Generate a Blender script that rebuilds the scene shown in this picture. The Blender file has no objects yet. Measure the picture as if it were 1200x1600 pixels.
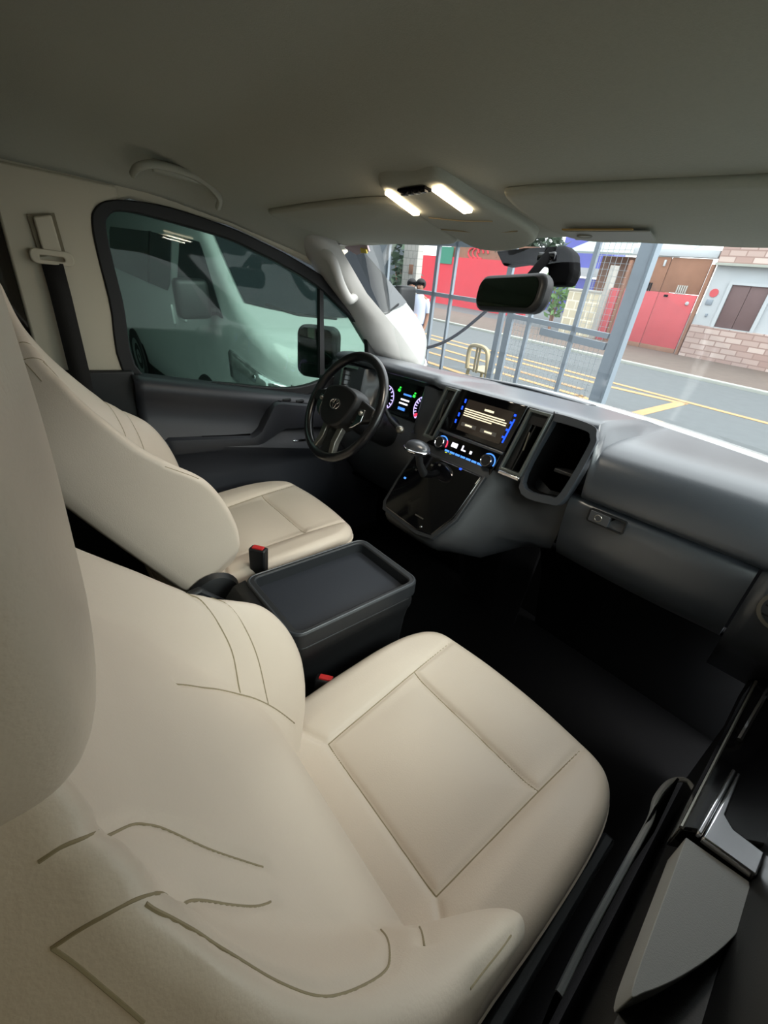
import bpy, bmesh, math, random
from mathutils import Vector, Matrix
random.seed(7)
SC = bpy.context.scene
COL = SC.collection
V = Vector
PI = math.pi

# ------------------------------------------------------------------ materials
def lin(c):
    return tuple((x / 12.92 if x <= .04045 else ((x + .055) / 1.055) ** 2.4) for x in (v / 255. for v in c)) + (1,)

def mat(name, rgb, rough=.5, metal=0., noise=0., nscale=40., bump=0., bscale=300., spec=.5, coat=0., emit=None, estr=0., trans=0.):
    m = bpy.data.materials.new(name); m.use_nodes = True
    nt = m.node_tree; b = nt.nodes['Principled BSDF']; L = nt.links
    col = lin(rgb)
    b.inputs['Base Color'].default_value = col
    b.inputs['Roughness'].default_value = rough
    b.inputs['Metallic'].default_value = metal
    b.inputs['Specular IOR Level'].default_value = spec
    b.inputs['Coat Weight'].default_value = coat
    tc = nt.nodes.new('ShaderNodeTexCoord')
    if noise:
        n = nt.nodes.new('ShaderNodeTexNoise'); n.inputs['Scale'].default_value = nscale; n.inputs['Detail'].default_value = 4
        L.new(tc.outputs['Object'], n.inputs['Vector'])
        r = nt.nodes.new('ShaderNodeMixRGB'); r.blend_type = 'MIX'
        r.inputs[1].default_value = tuple(max(0, c * (1 - noise)) for c in col[:3]) + (1,)
        r.inputs[2].default_value = tuple(min(1, c * (1 + noise)) for c in col[:3]) + (1,)
        L.new(n.outputs['Fac'], r.inputs[0]); L.new(r.outputs[0], b.inputs['Base Color'])
    if bump:
        n = nt.nodes.new('ShaderNodeTexNoise'); n.inputs['Scale'].default_value = bscale; n.inputs['Detail'].default_value = 2
        L.new(tc.outputs['Object'], n.inputs['Vector'])
        bp = nt.nodes.new('ShaderNodeBump'); bp.inputs['Strength'].default_value = bump; bp.inputs['Distance'].default_value = .001
        L.new(n.outputs['Fac'], bp.inputs['Height']); L.new(bp.outputs[0], b.inputs['Normal'])
    if emit:
        b.inputs['Emission Color'].default_value = lin(emit); b.inputs['Emission Strength'].default_value = estr
    return m

def glass(name, tint, refl=.08, rough=.02):
    m = bpy.data.materials.new(name); m.use_nodes = True
    nt = m.node_tree; nt.nodes.clear(); L = nt.links
    o = nt.nodes.new('ShaderNodeOutputMaterial'); t = nt.nodes.new('ShaderNodeBsdfTransparent'); g = nt.nodes.new('ShaderNodeBsdfGlossy')
    t.inputs[0].default_value = tuple(tint) + (1,); g.inputs['Roughness'].default_value = rough
    lw = nt.nodes.new('ShaderNodeLayerWeight'); lw.inputs['Blend'].default_value = .25
    mm = nt.nodes.new('ShaderNodeMath'); mm.operation = 'MULTIPLY'; mm.inputs[1].default_value = refl * 4
    ad = nt.nodes.new('ShaderNodeMath'); ad.operation = 'ADD'; ad.inputs[1].default_value = refl * .3; ad.use_clamp = True
    L.new(lw.outputs['Fresnel'], mm.inputs[0]); L.new(mm.outputs[0], ad.inputs[0])
    mx = nt.nodes.new('ShaderNodeMixShader'); L.new(ad.outputs[0], mx.inputs[0]); L.new(t.outputs[0], mx.inputs[1]); L.new(g.outputs[0], mx.inputs[2])
    L.new(mx.outputs[0], o.inputs[0])
    return m

def brickmat(name, c1, c2, mortar, sx, sy, rough=.8, msize=.03, axes='xz', bias=0.):
    m = mat(name, c1, rough); nt = m.node_tree; L = nt.links; b = nt.nodes['Principled BSDF']
    tc = [n for n in nt.nodes if n.type == 'TEX_COORD'][0]
    sep = nt.nodes.new('ShaderNodeSeparateXYZ'); cb = nt.nodes.new('ShaderNodeCombineXYZ')
    L.new(tc.outputs['Object'], sep.inputs[0]); L.new(sep.outputs['XYZ'.index(axes[0].upper())], cb.inputs[0]); L.new(sep.outputs['XYZ'.index(axes[1].upper())], cb.inputs[1])
    br = nt.nodes.new('ShaderNodeTexBrick'); br.inputs['Scale'].default_value = 1; br.inputs['Brick Width'].default_value = sx; br.inputs['Row Height'].default_value = sy
    br.inputs['Mortar Size'].default_value = msize; br.inputs['Bias'].default_value = bias
    br.inputs['Color1'].default_value = lin(c1); br.inputs['Color2'].default_value = lin(c2); br.inputs['Mortar'].default_value = lin(mortar)
    L.new(cb.outputs[0], br.inputs['Vector']); L.new(br.outputs['Color'], b.inputs['Base Color'])
    return m

M = {}
M['leather'] = mat('beige_leather', (214, 199, 183), .42, noise=.04, nscale=8, bump=.25, bscale=420, spec=.45)
M['seam'] = mat('beige_seam_thread', (150, 136, 108), .8)
M['liner'] = mat('headliner_fabric', (168, 168, 155), .95, noise=.05, nscale=200, bump=.3, bscale=500, spec=.1)
M['trim'] = mat('light_pillar_plastic', (196, 188, 168), .55, bump=.1, bscale=500, spec=.35)
M['white_trim'] = mat('pale_grey_pillar_plastic', (186, 184, 180), .5, bump=.1, bscale=500)
M['dash'] = mat('dark_grey_dash_plastic', (58, 62, 68), .32, noise=.05, nscale=300, bump=.12, bscale=600, spec=1.)
M['dash2'] = mat('charcoal_dash_plastic', (36, 38, 41), .5, bump=.2, bscale=600)
M['black'] = mat('black_plastic', (20, 21, 23), .5, bump=.15, bscale=500)
M['wheel_leather'] = mat('wheel_leather', (20, 20, 22), .28, spec=.7)
M['piano'] = mat('piano_black', (7, 7, 9), .08, coat=.6)
M['matte'] = mat('matte_black', (6, 6, 7), .9, spec=.1)
M['rubber'] = mat('black_rubber', (14, 14, 16), .6)
M['carpet'] = mat('black_carpet', (7, 7, 8), .95, bump=.6, bscale=250, spec=.1)
M['tray'] = mat('tray_rubber', (38, 42, 50), .55, bump=.2, bscale=500)
M['chrome'] = mat('chrome', (225, 225, 228), .12, 1.)
M['silver'] = mat('satin_silver', (150, 148, 140), .35, .9)
M['webbing'] = mat('seat_belt_webbing', (24, 22, 20), .85, bump=.5, bscale=700)
M['red'] = mat('red_button', (205, 50, 50), .4)
M['doortrim'] = mat('door_vinyl', (42, 44, 50), .48, bump=.2, bscale=500)
M['greyfab'] = mat('grey_armrest_vinyl', (168, 170, 169), .6, bump=.2, bscale=600)
M['lamp'] = mat('lamp_lens_lit', (255, 240, 215), .4, emit=(255, 232, 198), estr=9.)
M['vent_frame'] = mat('grey_satin_vent_frame', (104, 110, 108), .32, .5)
M['screen'] = mat('screen_glass', (14, 13, 12), .1, emit=(58, 50, 42), estr=0.385)
M['text'] = mat('screen_text', (240, 225, 190), .5, emit=(245, 232, 200), estr=0.63)
M['blue'] = mat('blue_backlight', (20, 60, 220), .5, emit=(30, 80, 255), estr=1.12)
M['sky'] = mat('pale_blue_backlight', (80, 140, 230), .5, emit=(80, 150, 255), estr=0.7)
M['white'] = mat('white_backlight', (240, 240, 250), .5, emit=(240, 240, 255), estr=0.91)
M['violet'] = mat('violet_backlight', (200, 190, 250), .5, emit=(205, 190, 255), estr=0.77)
M['green'] = mat('green_backlight', (40, 220, 60), .5, emit=(60, 255, 80), estr=0.84)
M['redlight'] = mat('red_backlight', (220, 40, 60), .5, emit=(255, 60, 90), estr=0.77)
M['yellow'] = mat('yellow_backlight', (200, 220, 60), .5, emit=(215, 235, 60), estr=0.84)
M['mirror'] = mat('mirror_glass', (120, 150, 135), .03, 1.)
M['windshield'] = glass('windshield_glass', (.93, .96, .95), .05)
M['sideglass'] = glass('green_tinted_side_glass', (.46, .57, .52), .045)
M['darkglass'] = mat('dark_privacy_glass', (12, 13, 15), .06, coat=.3)
# outside
M['vanwhite'] = mat('white_car_paint', (178, 182, 181), .25, coat=.5)
M['vanglass'] = mat('van_dark_glass', (42, 46, 50), .05, coat=.5)
M['headlamp'] = mat('headlamp_reflector', (205, 215, 215), .12, .85, noise=.6, nscale=25)
M['tyre'] = mat('tyre_rubber', (22, 22, 23), .85)
M['rim'] = mat('wheel_rim', (170, 174, 172), .35, .8)
M['asphalt'] = mat('asphalt', (93, 98, 100), .9, noise=.12, nscale=6)
M['concrete'] = mat('sidewalk_concrete', (104, 92, 84), .9, noise=.15, nscale=5)
M['kerb'] = mat('kerb_paint', (160, 164, 156), .8, noise=.1, nscale=9)
M['yline'] = mat('yellow_road_paint', (176, 142, 98), .8, noise=.12, nscale=9)
M['wallwhite'] = mat('white_wall_paint', (180, 186, 190), .8, noise=.04, nscale=3)
M['redpaint'] = mat('red_wall_paint', (214, 62, 74), .75, noise=.06, nscale=2)
M['redgate'] = mat('red_gate_paint', (196, 84, 90), .6, noise=.1, nscale=3)
M['brown'] = mat('brown_gate_board', (142, 104, 84), .75, noise=.2, nscale=3)
M['door'] = mat('brown_shutter', (104, 84, 84), .6, noise=.1, nscale=4)
M['stonewall'] = brickmat('stone_cladding', (164, 138, 130), (200, 184, 176), (152, 128, 120), .34, .125, msize=.014)
M['cream'] = brickmat('cream_tile_fence', (214, 204, 178), (200, 190, 164), (236, 230, 212), .28, .24, msize=.02)
M['bluewall'] = mat('blue_wall_paint', (98, 104, 186), .8, noise=.08, nscale=2)
M['steel'] = mat('grey_gate_steel', (138, 148, 158), .5, .2, noise=.06, nscale=8)
M['wire'] = mat('gate_wire', (176, 182, 186), .5, .4)
M['pillar'] = mat('white_pillar_paint', (176, 174, 168), .8, noise=.06, nscale=6)
M['leaf'] = mat('leaf_green', (96, 136, 72), .6, noise=.4, nscale=3)
M['darkleaf'] = mat('dark_leaf_green', (58, 76, 60), .7, noise=.4, nscale=3)
M['teal'] = mat('teal_panel', (60, 132, 110), .7)
M['roofgrey'] = mat('roof_sheet_grey', (140, 150, 148), .6, noise=.1)
M['garage'] = mat('garage_wall', (98, 104, 100), .9, noise=.2, nscale=2)
M['chair'] = mat('beige_plastic_chair', (180, 166, 132), .45)
M['skin'] = mat('skin', (150, 108, 86), .6)
M['hair'] = mat('black_hair', (22, 20, 20), .7)
M['shirt'] = mat('pale_blue_shirt', (196, 206, 228), .85)
M['shirt2'] = mat('dark_grey_shirt', (66, 66, 72), .85)
M['jeans'] = mat('blue_jeans', (70, 82, 116), .85)
M['bag'] = mat('tan_bag', (186, 150, 136), .8)
M['strap'] = mat('dark_strap', (72, 74, 84), .8)
M['plastic'] = glass('clear_plastic_sheet', (.85, .92, .9), .16, .12)

# ------------------------------------------------------------------ mesh builder
class MB:
    def __init__(s): s.bm = bmesh.new()
    def raw(s, verts, faces):
        vs = [s.bm.verts.new(v) for v in verts]
        for f in faces:
            try: s.bm.faces.new([vs[i] for i in f])
            except ValueError: pass
        return vs
    def box(s, c, d, bev=0., seg=2, rot=None):
        b2 = bmesh.new(); bmesh.ops.create_cube(b2, size=1)
        for v in b2.verts: v.co = V((v.co.x * d[0], v.co.y * d[1], v.co.z * d[2]))
        if bev: bmesh.ops.bevel(b2, geom=b2.edges[:], offset=bev, segments=seg, affect='EDGES', profile=.5)
        R = rot if rot is not None else Matrix.Identity(3)
        idx = {v: i for i, v in enumerate(b2.verts)}
        s.raw([R @ v.co + V(c) for v in b2.verts], [[idx[v] for v in f.verts] for f in b2.faces]); b2.free(); return s
    def tube(s, pts, r, n=8, closed=False, flat=1.):
        pts = [V(p) for p in pts]; N = len(pts); vs = []; prev = None
        for i, p in enumerate(pts):
            if closed: t = pts[(i + 1) % N] - pts[i - 1]
            else: t = pts[min(i + 1, N - 1)] - pts[max(i - 1, 0)]
            t.normalize()
            if prev is None:
                a = V((0, 0, 1)) if abs(t.z) < .9 else V((1, 0, 0))
                prev = (a - t * a.dot(t)).normalized()
            else: prev = (prev - t * prev.dot(t)).normalized()
            q = t.cross(prev); rr = r[i] if isinstance(r, (list, tuple)) else r
            for k in range(n):
                a = 2 * PI * k / n; vs.append(p + prev * math.cos(a) * rr + q * math.sin(a) * rr * flat)
        fs = []
        for i in range(N if closed else N - 1):
            j = (i + 1) % N
            for k in range(n): fs.append((i * n + k, i * n + (k + 1) % n, j * n + (k + 1) % n, j * n + k))
        if not closed: fs += [tuple(range(n))[::-1], tuple((N - 1) * n + k for k in range(n))]
        s.raw(vs, fs); return s
    def prism(s, poly, ext, taper=1.):
        """closed polygon (3D points) extruded by vector ext"""
        P = [V(p) for p in poly]; n = len(P); e = V(ext); c = sum(P, V((0, 0, 0))) / n
        vs = P + [c + (p - c) * taper + e for p in P]
        fs = [tuple(range(n))[::-1], tuple(range(n, 2 * n))] + [(i, (i + 1) % n, n + (i + 1) % n, n + i) for i in range(n)]
        s.raw(vs, fs); return s
    def ring(s, outer, inner, ext):
        """frame between two equal-count loops, extruded by ext"""
        n = len(outer); e = V(ext); O = [V(p) for p in outer]; I = [V(p) for p in inner]
        vs = O + I + [p + e for p in O] + [p + e for p in I]; fs = []
        for i in range(n):
            j = (i + 1) % n
            fs += [(i, j, n + j, n + i), (2 * n + i, 3 * n + i, 3 * n + j, 2 * n + j), (i, 2 * n + i, 2 * n + j, j), (n + i, n + j, 3 * n + j, 3 * n + i)]
        s.raw(vs, fs); return s
    def loft(s, secs, closed=False, caps=False):
        n = len(secs[0]); vs = [V(p) for q in secs for p in q]; fs = []
        for i in range(len(secs) - 1):
            for k in range(n if closed else n - 1):
                k2 = (k + 1) % n; fs.append((i * n + k, i * n + k2, (i + 1) * n + k2, (i + 1) * n + k))
        if caps: fs += [tuple(range(n))[::-1], tuple((len(secs) - 1) * n + k for k in range(n))]
        s.raw(vs, fs); return s
    def lathe(s, prof, o, ax, n=24, sx=1., sy=1.):
        ax = V(ax).normalized(); a = V((0, 0, 1)) if abs(ax.z) < .9 else V((1, 0, 0)); u = (a - ax * a.dot(ax)).normalized(); w = ax.cross(u)
        secs = []
        for r, h in prof: secs.append([V(o) + ax * h + (u * math.cos(2 * PI * k / n) * sx + w * math.sin(2 * PI * k / n) * sy) * r for k in range(n)])
        return s.loft(secs, closed=True, caps=True)
    def ball(s, c, r, sc=(1, 1, 1), n=12):
        b2 = bmesh.new(); bmesh.ops.create_uvsphere(b2, u_segments=n, v_segments=max(6, n * 2 // 3), radius=r)
        idx = {v: i for i, v in enumerate(b2.verts)}
        s.raw([V((v.co.x * sc[0], v.co.y * sc[1], v.co.z * sc[2])) + V(c) for v in b2.verts], [[idx[v] for v in f.verts] for f in b2.faces]); b2.free(); return s

ORG = {}
def setp(o, label=None, cat=None, group=None, kind=None):
    if label: o['label'] = label
    if cat: o['category'] = cat
    if group: o['group'] = group
    if kind: o['kind'] = kind
    return o
def thing(name, label, cat, loc=(0, 0, 0), group=None, local=False, mw=None):
    o = bpy.data.objects.new(name, None); COL.objects.link(o); o.empty_display_size = .05
    if mw is not None: o.matrix_world = mw
    else: o.location = loc
    ORG[o.name] = V((0, 0, 0)) if (local or mw is not None) else V(loc)
    return setp(o, label, cat, group)
def obj(name, mb, m, parent=None, smooth=38, label=None, org=None, bev=0., sub=0, solid=0.):
    me = bpy.data.meshes.new(name); bm = mb.bm
    bmesh.ops.recalc_face_normals(bm, faces=bm.faces[:])
    base = V((0, 0, 0))
    if parent is not None: base = ORG.get(parent.name, base)
    elif org is not None: base = V(org)
    if base.length: bmesh.ops.translate(bm, verts=bm.verts[:], vec=-base)
    bm.to_mesh(me); bm.free()
    o = bpy.data.objects.new(name, me); COL.objects.link(o)
    me.materials.append(M[m] if isinstance(m, str) else m)
    if parent is not None: o.parent = parent; ORG[o.name] = base
    else:
        ORG[o.name] = base; o.location = base
    if solid:
        md = o.modifiers.new('Solidify', 'SOLIDIFY'); md.thickness = solid; md.offset = -1
    if bev:
        md = o.modifiers.new('Bevel', 'BEVEL'); md.width = bev; md.segments = 2; md.limit_method = 'ANGLE'; md.angle_limit = math.radians(35); md.use_clamp_overlap = True
    if sub:
        md = o.modifiers.new('Subsurf', 'SUBSURF'); md.levels = sub; md.render_levels = sub
    if smooth:
        me.shade_smooth() if hasattr(me, 'shade_smooth') else None
        if not sub: me.set_sharp_from_angle(angle=math.radians(smooth))
    if label: o['label'] = label
    return o
def struct(name, mb, m, label, **k):
    o = obj(name, mb, m, **k); return setp(o, label, kind='structure')

def interp(tab, x):
    if x <= tab[0][0]: return tab[0][1]
    for (a, b), (c, d) in zip(tab, tab[1:]):
        if x <= c: return b + (d - b) * (x - a) / (c - a)
    return tab[-1][1]
def sint(tab, x):
    """smooth (Catmull-Rom) interpolation"""
    n = len(tab)
    if x <= tab[0][0]: return tab[0][1]
    if x >= tab[-1][0]: return tab[-1][1]
    for i in range(n - 1):
        if x <= tab[i + 1][0]:
            x0, y0 = tab[i]; x1, y1 = tab[i + 1]; h = x1 - x0; t = (x - x0) / h
            m0 = ((y1 - tab[i - 1][1]) / (x1 - tab[i - 1][0])) if i > 0 else (y1 - y0) / h
            m1 = ((tab[i + 2][1] - y0) / (tab[i + 2][0] - x0)) if i < n - 2 else (y1 - y0) / h
            return (2 * t ** 3 - 3 * t ** 2 + 1) * y0 + (t ** 3 - 2 * t ** 2 + t) * h * m0 + (-2 * t ** 3 + 3 * t ** 2) * y1 + (t ** 3 - t ** 2) * h * m1
def sstep(a, b, x):
    t = min(1, max(0, (x - a) / (b - a))); return t * t * (3 - 2 * t)
def spline(pts, n=10, closed=False):
    P = [V(p) for p in pts]; out = []; N = len(P)
    for i in range(N if closed else N - 1):
        p0 = P[i - 1] if (i > 0 or closed) else P[i]; p1 = P[i]; p2 = P[(i + 1) % N]; p3 = P[(i + 2) % N] if (closed or i + 2 < N) else p2
        for k in range(n):
            t = k / n; out.append(.5 * ((2 * p1) + (p2 - p0) * t + (2 * p0 - 5 * p1 + 4 * p2 - p3) * t * t + (3 * p1 - p0 - 3 * p2 + p3) * t ** 3))
    if not closed: out.append(P[-1])
    return out
def rr(cx, cy, w, h, r, n=6):
    out = []
    for sx, sy, a0 in ((1, 1, 0), (-1, 1, 90), (-1, -1, 180), (1, -1, 270)):
        for k in range(n + 1):
            a = math.radians(a0 + 90 * k / n); out.append((cx + sx * (w / 2 - r) + r * math.cos(a), cy + sy * (h / 2 - r) + r * math.sin(a)))
    return out
class Plane:
    """local 2D frame: P(x, y, depth)"""
    def __init__(s, o, ex, ey):
        s.o = V(o); s.ex = V(ex).normalized(); ey = V(ey); s.ey = (ey - s.ex * ey.dot(s.ex)).normalized(); s.n = s.ex.cross(s.ey)
    def p(s, x, y, d=0.): return s.o + s.ex * x + s.ey * y + s.n * d
    def loop(s, pts, d=0.): return [s.p(x, y, d) for x, y in pts]
    def slab(s, mb, pts, d0, d1, taper=1.): mb.prism(s.loop(pts, d0), s.n * (d1 - d0), taper); return mb
    def frame(s, mb, o, i, d0, d1): mb.ring(s.loop(o, d0), s.loop(i, d0), s.n * (d1 - d0)); return mb
    def rect(s, mb, cx, cy, w, h, d0, d1): return s.slab(mb, [(cx - w / 2, cy - h / 2), (cx + w / 2, cy - h / 2), (cx + w / 2, cy + h / 2), (cx - w / 2, cy + h / 2)], d0, d1)

# ------------------------------------------------------------------ camera
cam = bpy.data.cameras.new('camera'); co = bpy.data.objects.new('camera', cam); COL.objects.link(co); SC.camera = co
CAMP = V((0.70127, -0.29175, 0.76244))
cam.sensor_fit = 'VERTICAL'; cam.sensor_height = 32.; cam.sensor_width = 24.; cam.lens = 638.7153 * 32 / 1600; cam.clip_start = .01; cam.clip_end = 300
CR = Matrix(((0.63773006, -0.40265633, 0.65663403), (0.76452380, 0.22704899, -0.60328444), (0.09382821, 0.88674496, 0.45263632)))
co.matrix_world = Matrix.Translation(CAMP) @ CR.to_4x4()

# outside ground frame (the drive falls towards the van, so the street stands a few degrees askew of the cabin)
MO = Matrix(((0.99730174, 0.05354129, 0.05022513), (-0.04991696, 0.99623838, -0.07083352), (-0.05382872, 0.06813531, 0.99622289)))
OUTO = CAMP - MO @ V((0, 0, 1.65))
OUT = Matrix.Translation(OUTO) @ MO.to_4x4()
def omw(x, y, z=0., rz=0.): return OUT @ Matrix.Translation((x, y, z)) @ Matrix.Rotation(rz, 4, 'Z')
def othing(name, label, cat, loc, rz=0., group=None): return thing(name, label, cat, group=group, mw=omw(*loc, rz=rz))
def oobj(name, mb, m, loc, label, cat=None, rz=0., kind=None, group=None, **k):
    o = obj(name, mb, m, **k); o.matrix_world = omw(*loc, rz=rz); return setp(o, label, cat, group, kind)

# ================================================================== SEATS
# cushion: rings from the outline to the centre
CUSH_SEAMS = [[(-.16, .24), (.16, .24)], [(-.144, 0), (.144, 0)],
              [(-.144, 0), (-.16, .24), (-.170, .376)], [(.144, 0), (.16, .24), (.170, .376)], [(-.144, 0), (-.185, -.03), (-.26, -.05)], [(.144, 0), (.185, -.03), (.26, -.05)]]
def segd(p, a, b):
    ax, ay = a; bx, by = b; px, py = p; dx, dy = bx - ax, by - ay
    t = max(0, min(1, ((px - ax) * dx + (py - ay) * dy) / (dx * dx + dy * dy))); return math.hypot(px - ax - t * dx, py - ay - t * dy)
def seamdepth(p, seams, depth, sig):
    d = min(segd(p, q[i], q[i + 1]) for q in seams for i in range(len(q) - 1)); return depth * math.exp(-(d / sig) ** 2), d
def cush_top(x, y):
    z = .02 * y / .24 if y < .24 else .02 + .012 * (y - .24) / .14
    ax = abs(x); b = sstep(.125, .20, ax); z += .018 * b * (1 - .75 * sstep(.2, .40, y))
    z += .008 * max(0, 1 - (x / .15) ** 2) * max(0, 1 - ((y - .12) / .12) ** 2) + .006 * max(0, 1 - (x / .16) ** 2) * max(0, 1 - ((y - .32) / .08) ** 2)
    return z
def cush_outline(n=280):
    ctrl = [(0, .408), (.10, .404), (.19, .392), (.232, .366), (.254, .31), (.262, .22), (.262, .1), (.258, 0), (.25, -.12), (.2, -.17), (0, -.18)]
    full = ctrl + [(-x, y) for x, y in ctrl[-2:0:-1]]
    P = spline([(x, y, 0) for x, y in full], 40, True)
    L = [0]
    for a, b in zip(P, P[1:] + P[:1]): L.append(L[-1] + (b - a).length)
    out = []; j = 0
    for k in range(n):
        t = L[-1] * k / n
        while L[j + 1] < t: j += 1
        f = (t - L[j]) / (L[j + 1] - L[j]); out.append(P[j].lerp(P[(j + 1) % len(P)], f))
    return [(p.x, p.y) for p in out]
def build_cushion():
    mb = MB(); O = cush_outline(); c = (0, .12); n = len(O); secs = []; R = .034
    for z, k in ((-.13, .97), (-.11, .99), (-.08, 1.0), (-.05, 1.003)): secs.append([V((c[0] + (x - c[0]) * k, c[1] + (y - c[1]) * k, z + .0 * y)) for x, y in O])
    ks = [1.003, 1., .995, .985, .97, .955, .94, .92] + [.92 - .92 * i / 74 for i in range(1, 74)] + [.004]
    for k in ks:
        sec = []
        for x, y in O:
            px, py = c[0] + (x - c[0]) * k, c[1] + (y - c[1]) * k
            e = (1.003 - k) * math.hypot(x - c[0], y - c[1]); drop = R * (1 - math.sqrt(max(0, 1 - (1 - min(1, e / R)) ** 2)))
            g, d = seamdepth((px, py), CUSH_SEAMS, .0045, .0055)
            puff = .004 * (1 - math.exp(-d / .03))
            # the piping ridge on the outer edge
            sec.append(V((px, py, cush_top(px, py) - drop - g * (1 if e > .004 else .3) + puff)))
        secs.append(sec)
    mb.loft(secs, closed=True, caps=True); return mb
# backrest in (u, v, w): u across, v up the recline, w out of the back
TH = math.radians(33); UP = V((0, -math.sin(TH), math.cos(TH))); NB = V((0, math.cos(TH), math.sin(TH))); OB = V((0, -.12, 0))
def b2l(u, v, w): return OB + V((u, 0, 0)) + UP * v + NB * w
HW = [(-.06, .222), (0, .243), (.06, .251), (.14, .254), (.25, .253), (.36, .243), (.44, .228), (.50, .203), (.55, .168), (.60, .130), (.66, .105), (.70, .098)]
WC = [(-.08, .035), (0, .06), (.1, .088), (.2, .103), (.35, .108), (.5, .118), (.6, .14), (.7, .18)]
WBO = [(-.08, .088), (-.03, .120), (.02, .155), (.077, .183), (.16, .203), (.233, .203), (.30, .178), (.36, .158), (.468, .146), (.53, .148), (.6, .160), (.7, .2)]
BSEAMS = []
def back_w(u, v):
    hw = sint(HW, v); a = abs(u) / hw; wc = sint(WC, v); wb = sint(WBO, v)
    return wc + (wb - wc) * sstep(.60, .97, a) + .006 * max(0, 1 - (u / .12) ** 2) * max(0, 1 - ((v - .3) / .2) ** 2)
def back_surface(u, v, seams=True):
    w = back_w(u, v)
    if seams and BSEAMS:
        g, d = seamdepth((u, v), BSEAMS, .0035, .005); w -= g
    return w
def back_outline(n=320):
    vs = [(-.035 + (.70 - -.035) * i / 60) for i in range(61)]
    right = [(sint(HW, v), v) for v in vs]
    # round the lower and upper corners
    low = [(0, -.045), (.10, -.045), (.18, -.04), (.215, -.025)]
    right = [(h, v) for h, v in right if .01 < v < .68]
    top = [(.085, .70), (.06, .712), (0, .716)]
    half = low + right + top
    full = half + [(-x, y) for x, y in half[-2:0:-1]]
    P = [V((x, y, 0)) for x, y in full]; L = [0]
    for a, b in zip(P, P[1:] + P[:1]): L.append(L[-1] + (b - a).length)
    out = []; j = 0
    for k in range(n):
        t = L[-1] * k / n
        while L[j + 1] < t: j += 1
        out.append(P[j].lerp(P[(j + 1) % len(P)], (t - L[j]) / (L[j + 1] - L[j])))
    return [(p.x, p.y) for p in out]
def build_back():
    mb = MB(); O = back_outline(); c = (0, .32); secs = []; R = .017
    def pt(k, x, y): return c[0] + (x - c[0]) * k, c[1] + (y - c[1]) * k
    secs.append([b2l(*pt(.004, x, y), -.02) for x, y in O])
    for k, w in ((.5, -.02), (.93, -.02), (.975, -.012), (.995, .008)): secs.append([b2l(*pt(k, x, y), w) for x, y in O])
    for f in (.35, .75):
        secs.append([b2l(*pt(1., x, y), .008 + f * (back_w(x, y) - R - .008)) for x, y in O])
    ks = [1., .9985, .996, .992, .986, .978, .965, .95, .93] + [.93 - .93 * i / 96 for i in range(1, 96)] + [.004]
    for k in ks:
        sec = []
        for x, y in O:
            u, v = pt(k, x, y); e = (1 - k) * math.hypot(x - c[0], y - c[1])
            drop = R * (1 - math.sqrt(max(0, 1 - (1 - min(1, e / R)) ** 2)))
            sec.append(b2l(u, v, back_surface(u, v) - drop))
        secs.append(sec)
    mb.loft(secs, closed=True, caps=True); return mb
def build_headrest(dy=0.):
    """upright padded block with a soft bulging front; front edge near y -.293, z .59 to .85"""
    mb = MB(); secs = []; N = 64; K = 40
    for i in range(K + 1):
        t = -1 + 2 * i / K; z = .722 + .138 * math.copysign(abs(math.sin(t * PI / 2)) ** 1., t)
        f = abs(z - .722) / .138; ks = max(.02, (1 - f ** 5)) ** .42
        sec = []
        for k in range(N):
            b = 2 * PI * k / N; cx, sn = math.cos(b), math.sin(b)
            ex = math.copysign(abs(cx) ** .2, cx); ey = math.copysign(abs(sn) ** .24, sn)
            hw = .152 - .014 * max(0, (z - .722) / .138)
            x = ex * hw * (.62 + .38 * ks) if ks > .05 else ex * hw * .62
            y = -.362 + ey * .069 * (.3 + .7 * ks)
            if ey > 0: y += .005 * ey * max(0, 1 - (x / .145) ** 2) * ks
            y -= .0006 + .02 * max(0, z - .70)
            sec.append(V((x, y + dy, z)))
        secs.append(sec)
    mb.loft(secs, closed=True, caps=True); return mb
def rolldrop(e, R): return R * (1 - math.sqrt(max(0, 1 - (1 - min(1, max(0, e) / R)) ** 2)))
def rolldrop(e, R): return R * (1 - math.sqrt(max(0, 1 - (1 - min(1, max(0, e) / R)) ** 2)))
def cush_seam_tube(xy, r=.0012):
    pts = []; P = [V((a, b, 0)) for a, b in xy]; Q = []
    for a, b in zip(P, P[1:]): Q += [a.lerp(b, i / 14) for i in range(14)]
    Q.append(P[-1])
    OUTL = cush_outline(160)
    for p in Q:
        g, d = seamdepth((p.x, p.y), CUSH_SEAMS, .0045, .0055); e = min(math.hypot(p.x - a, p.y - b) for a, b in OUTL)
        pts.append(V((p.x, p.y, cush_top(p.x, p.y) - g + .0002 - rolldrop(e, .034))))
    return MB().tube(pts, r, 6)

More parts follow.
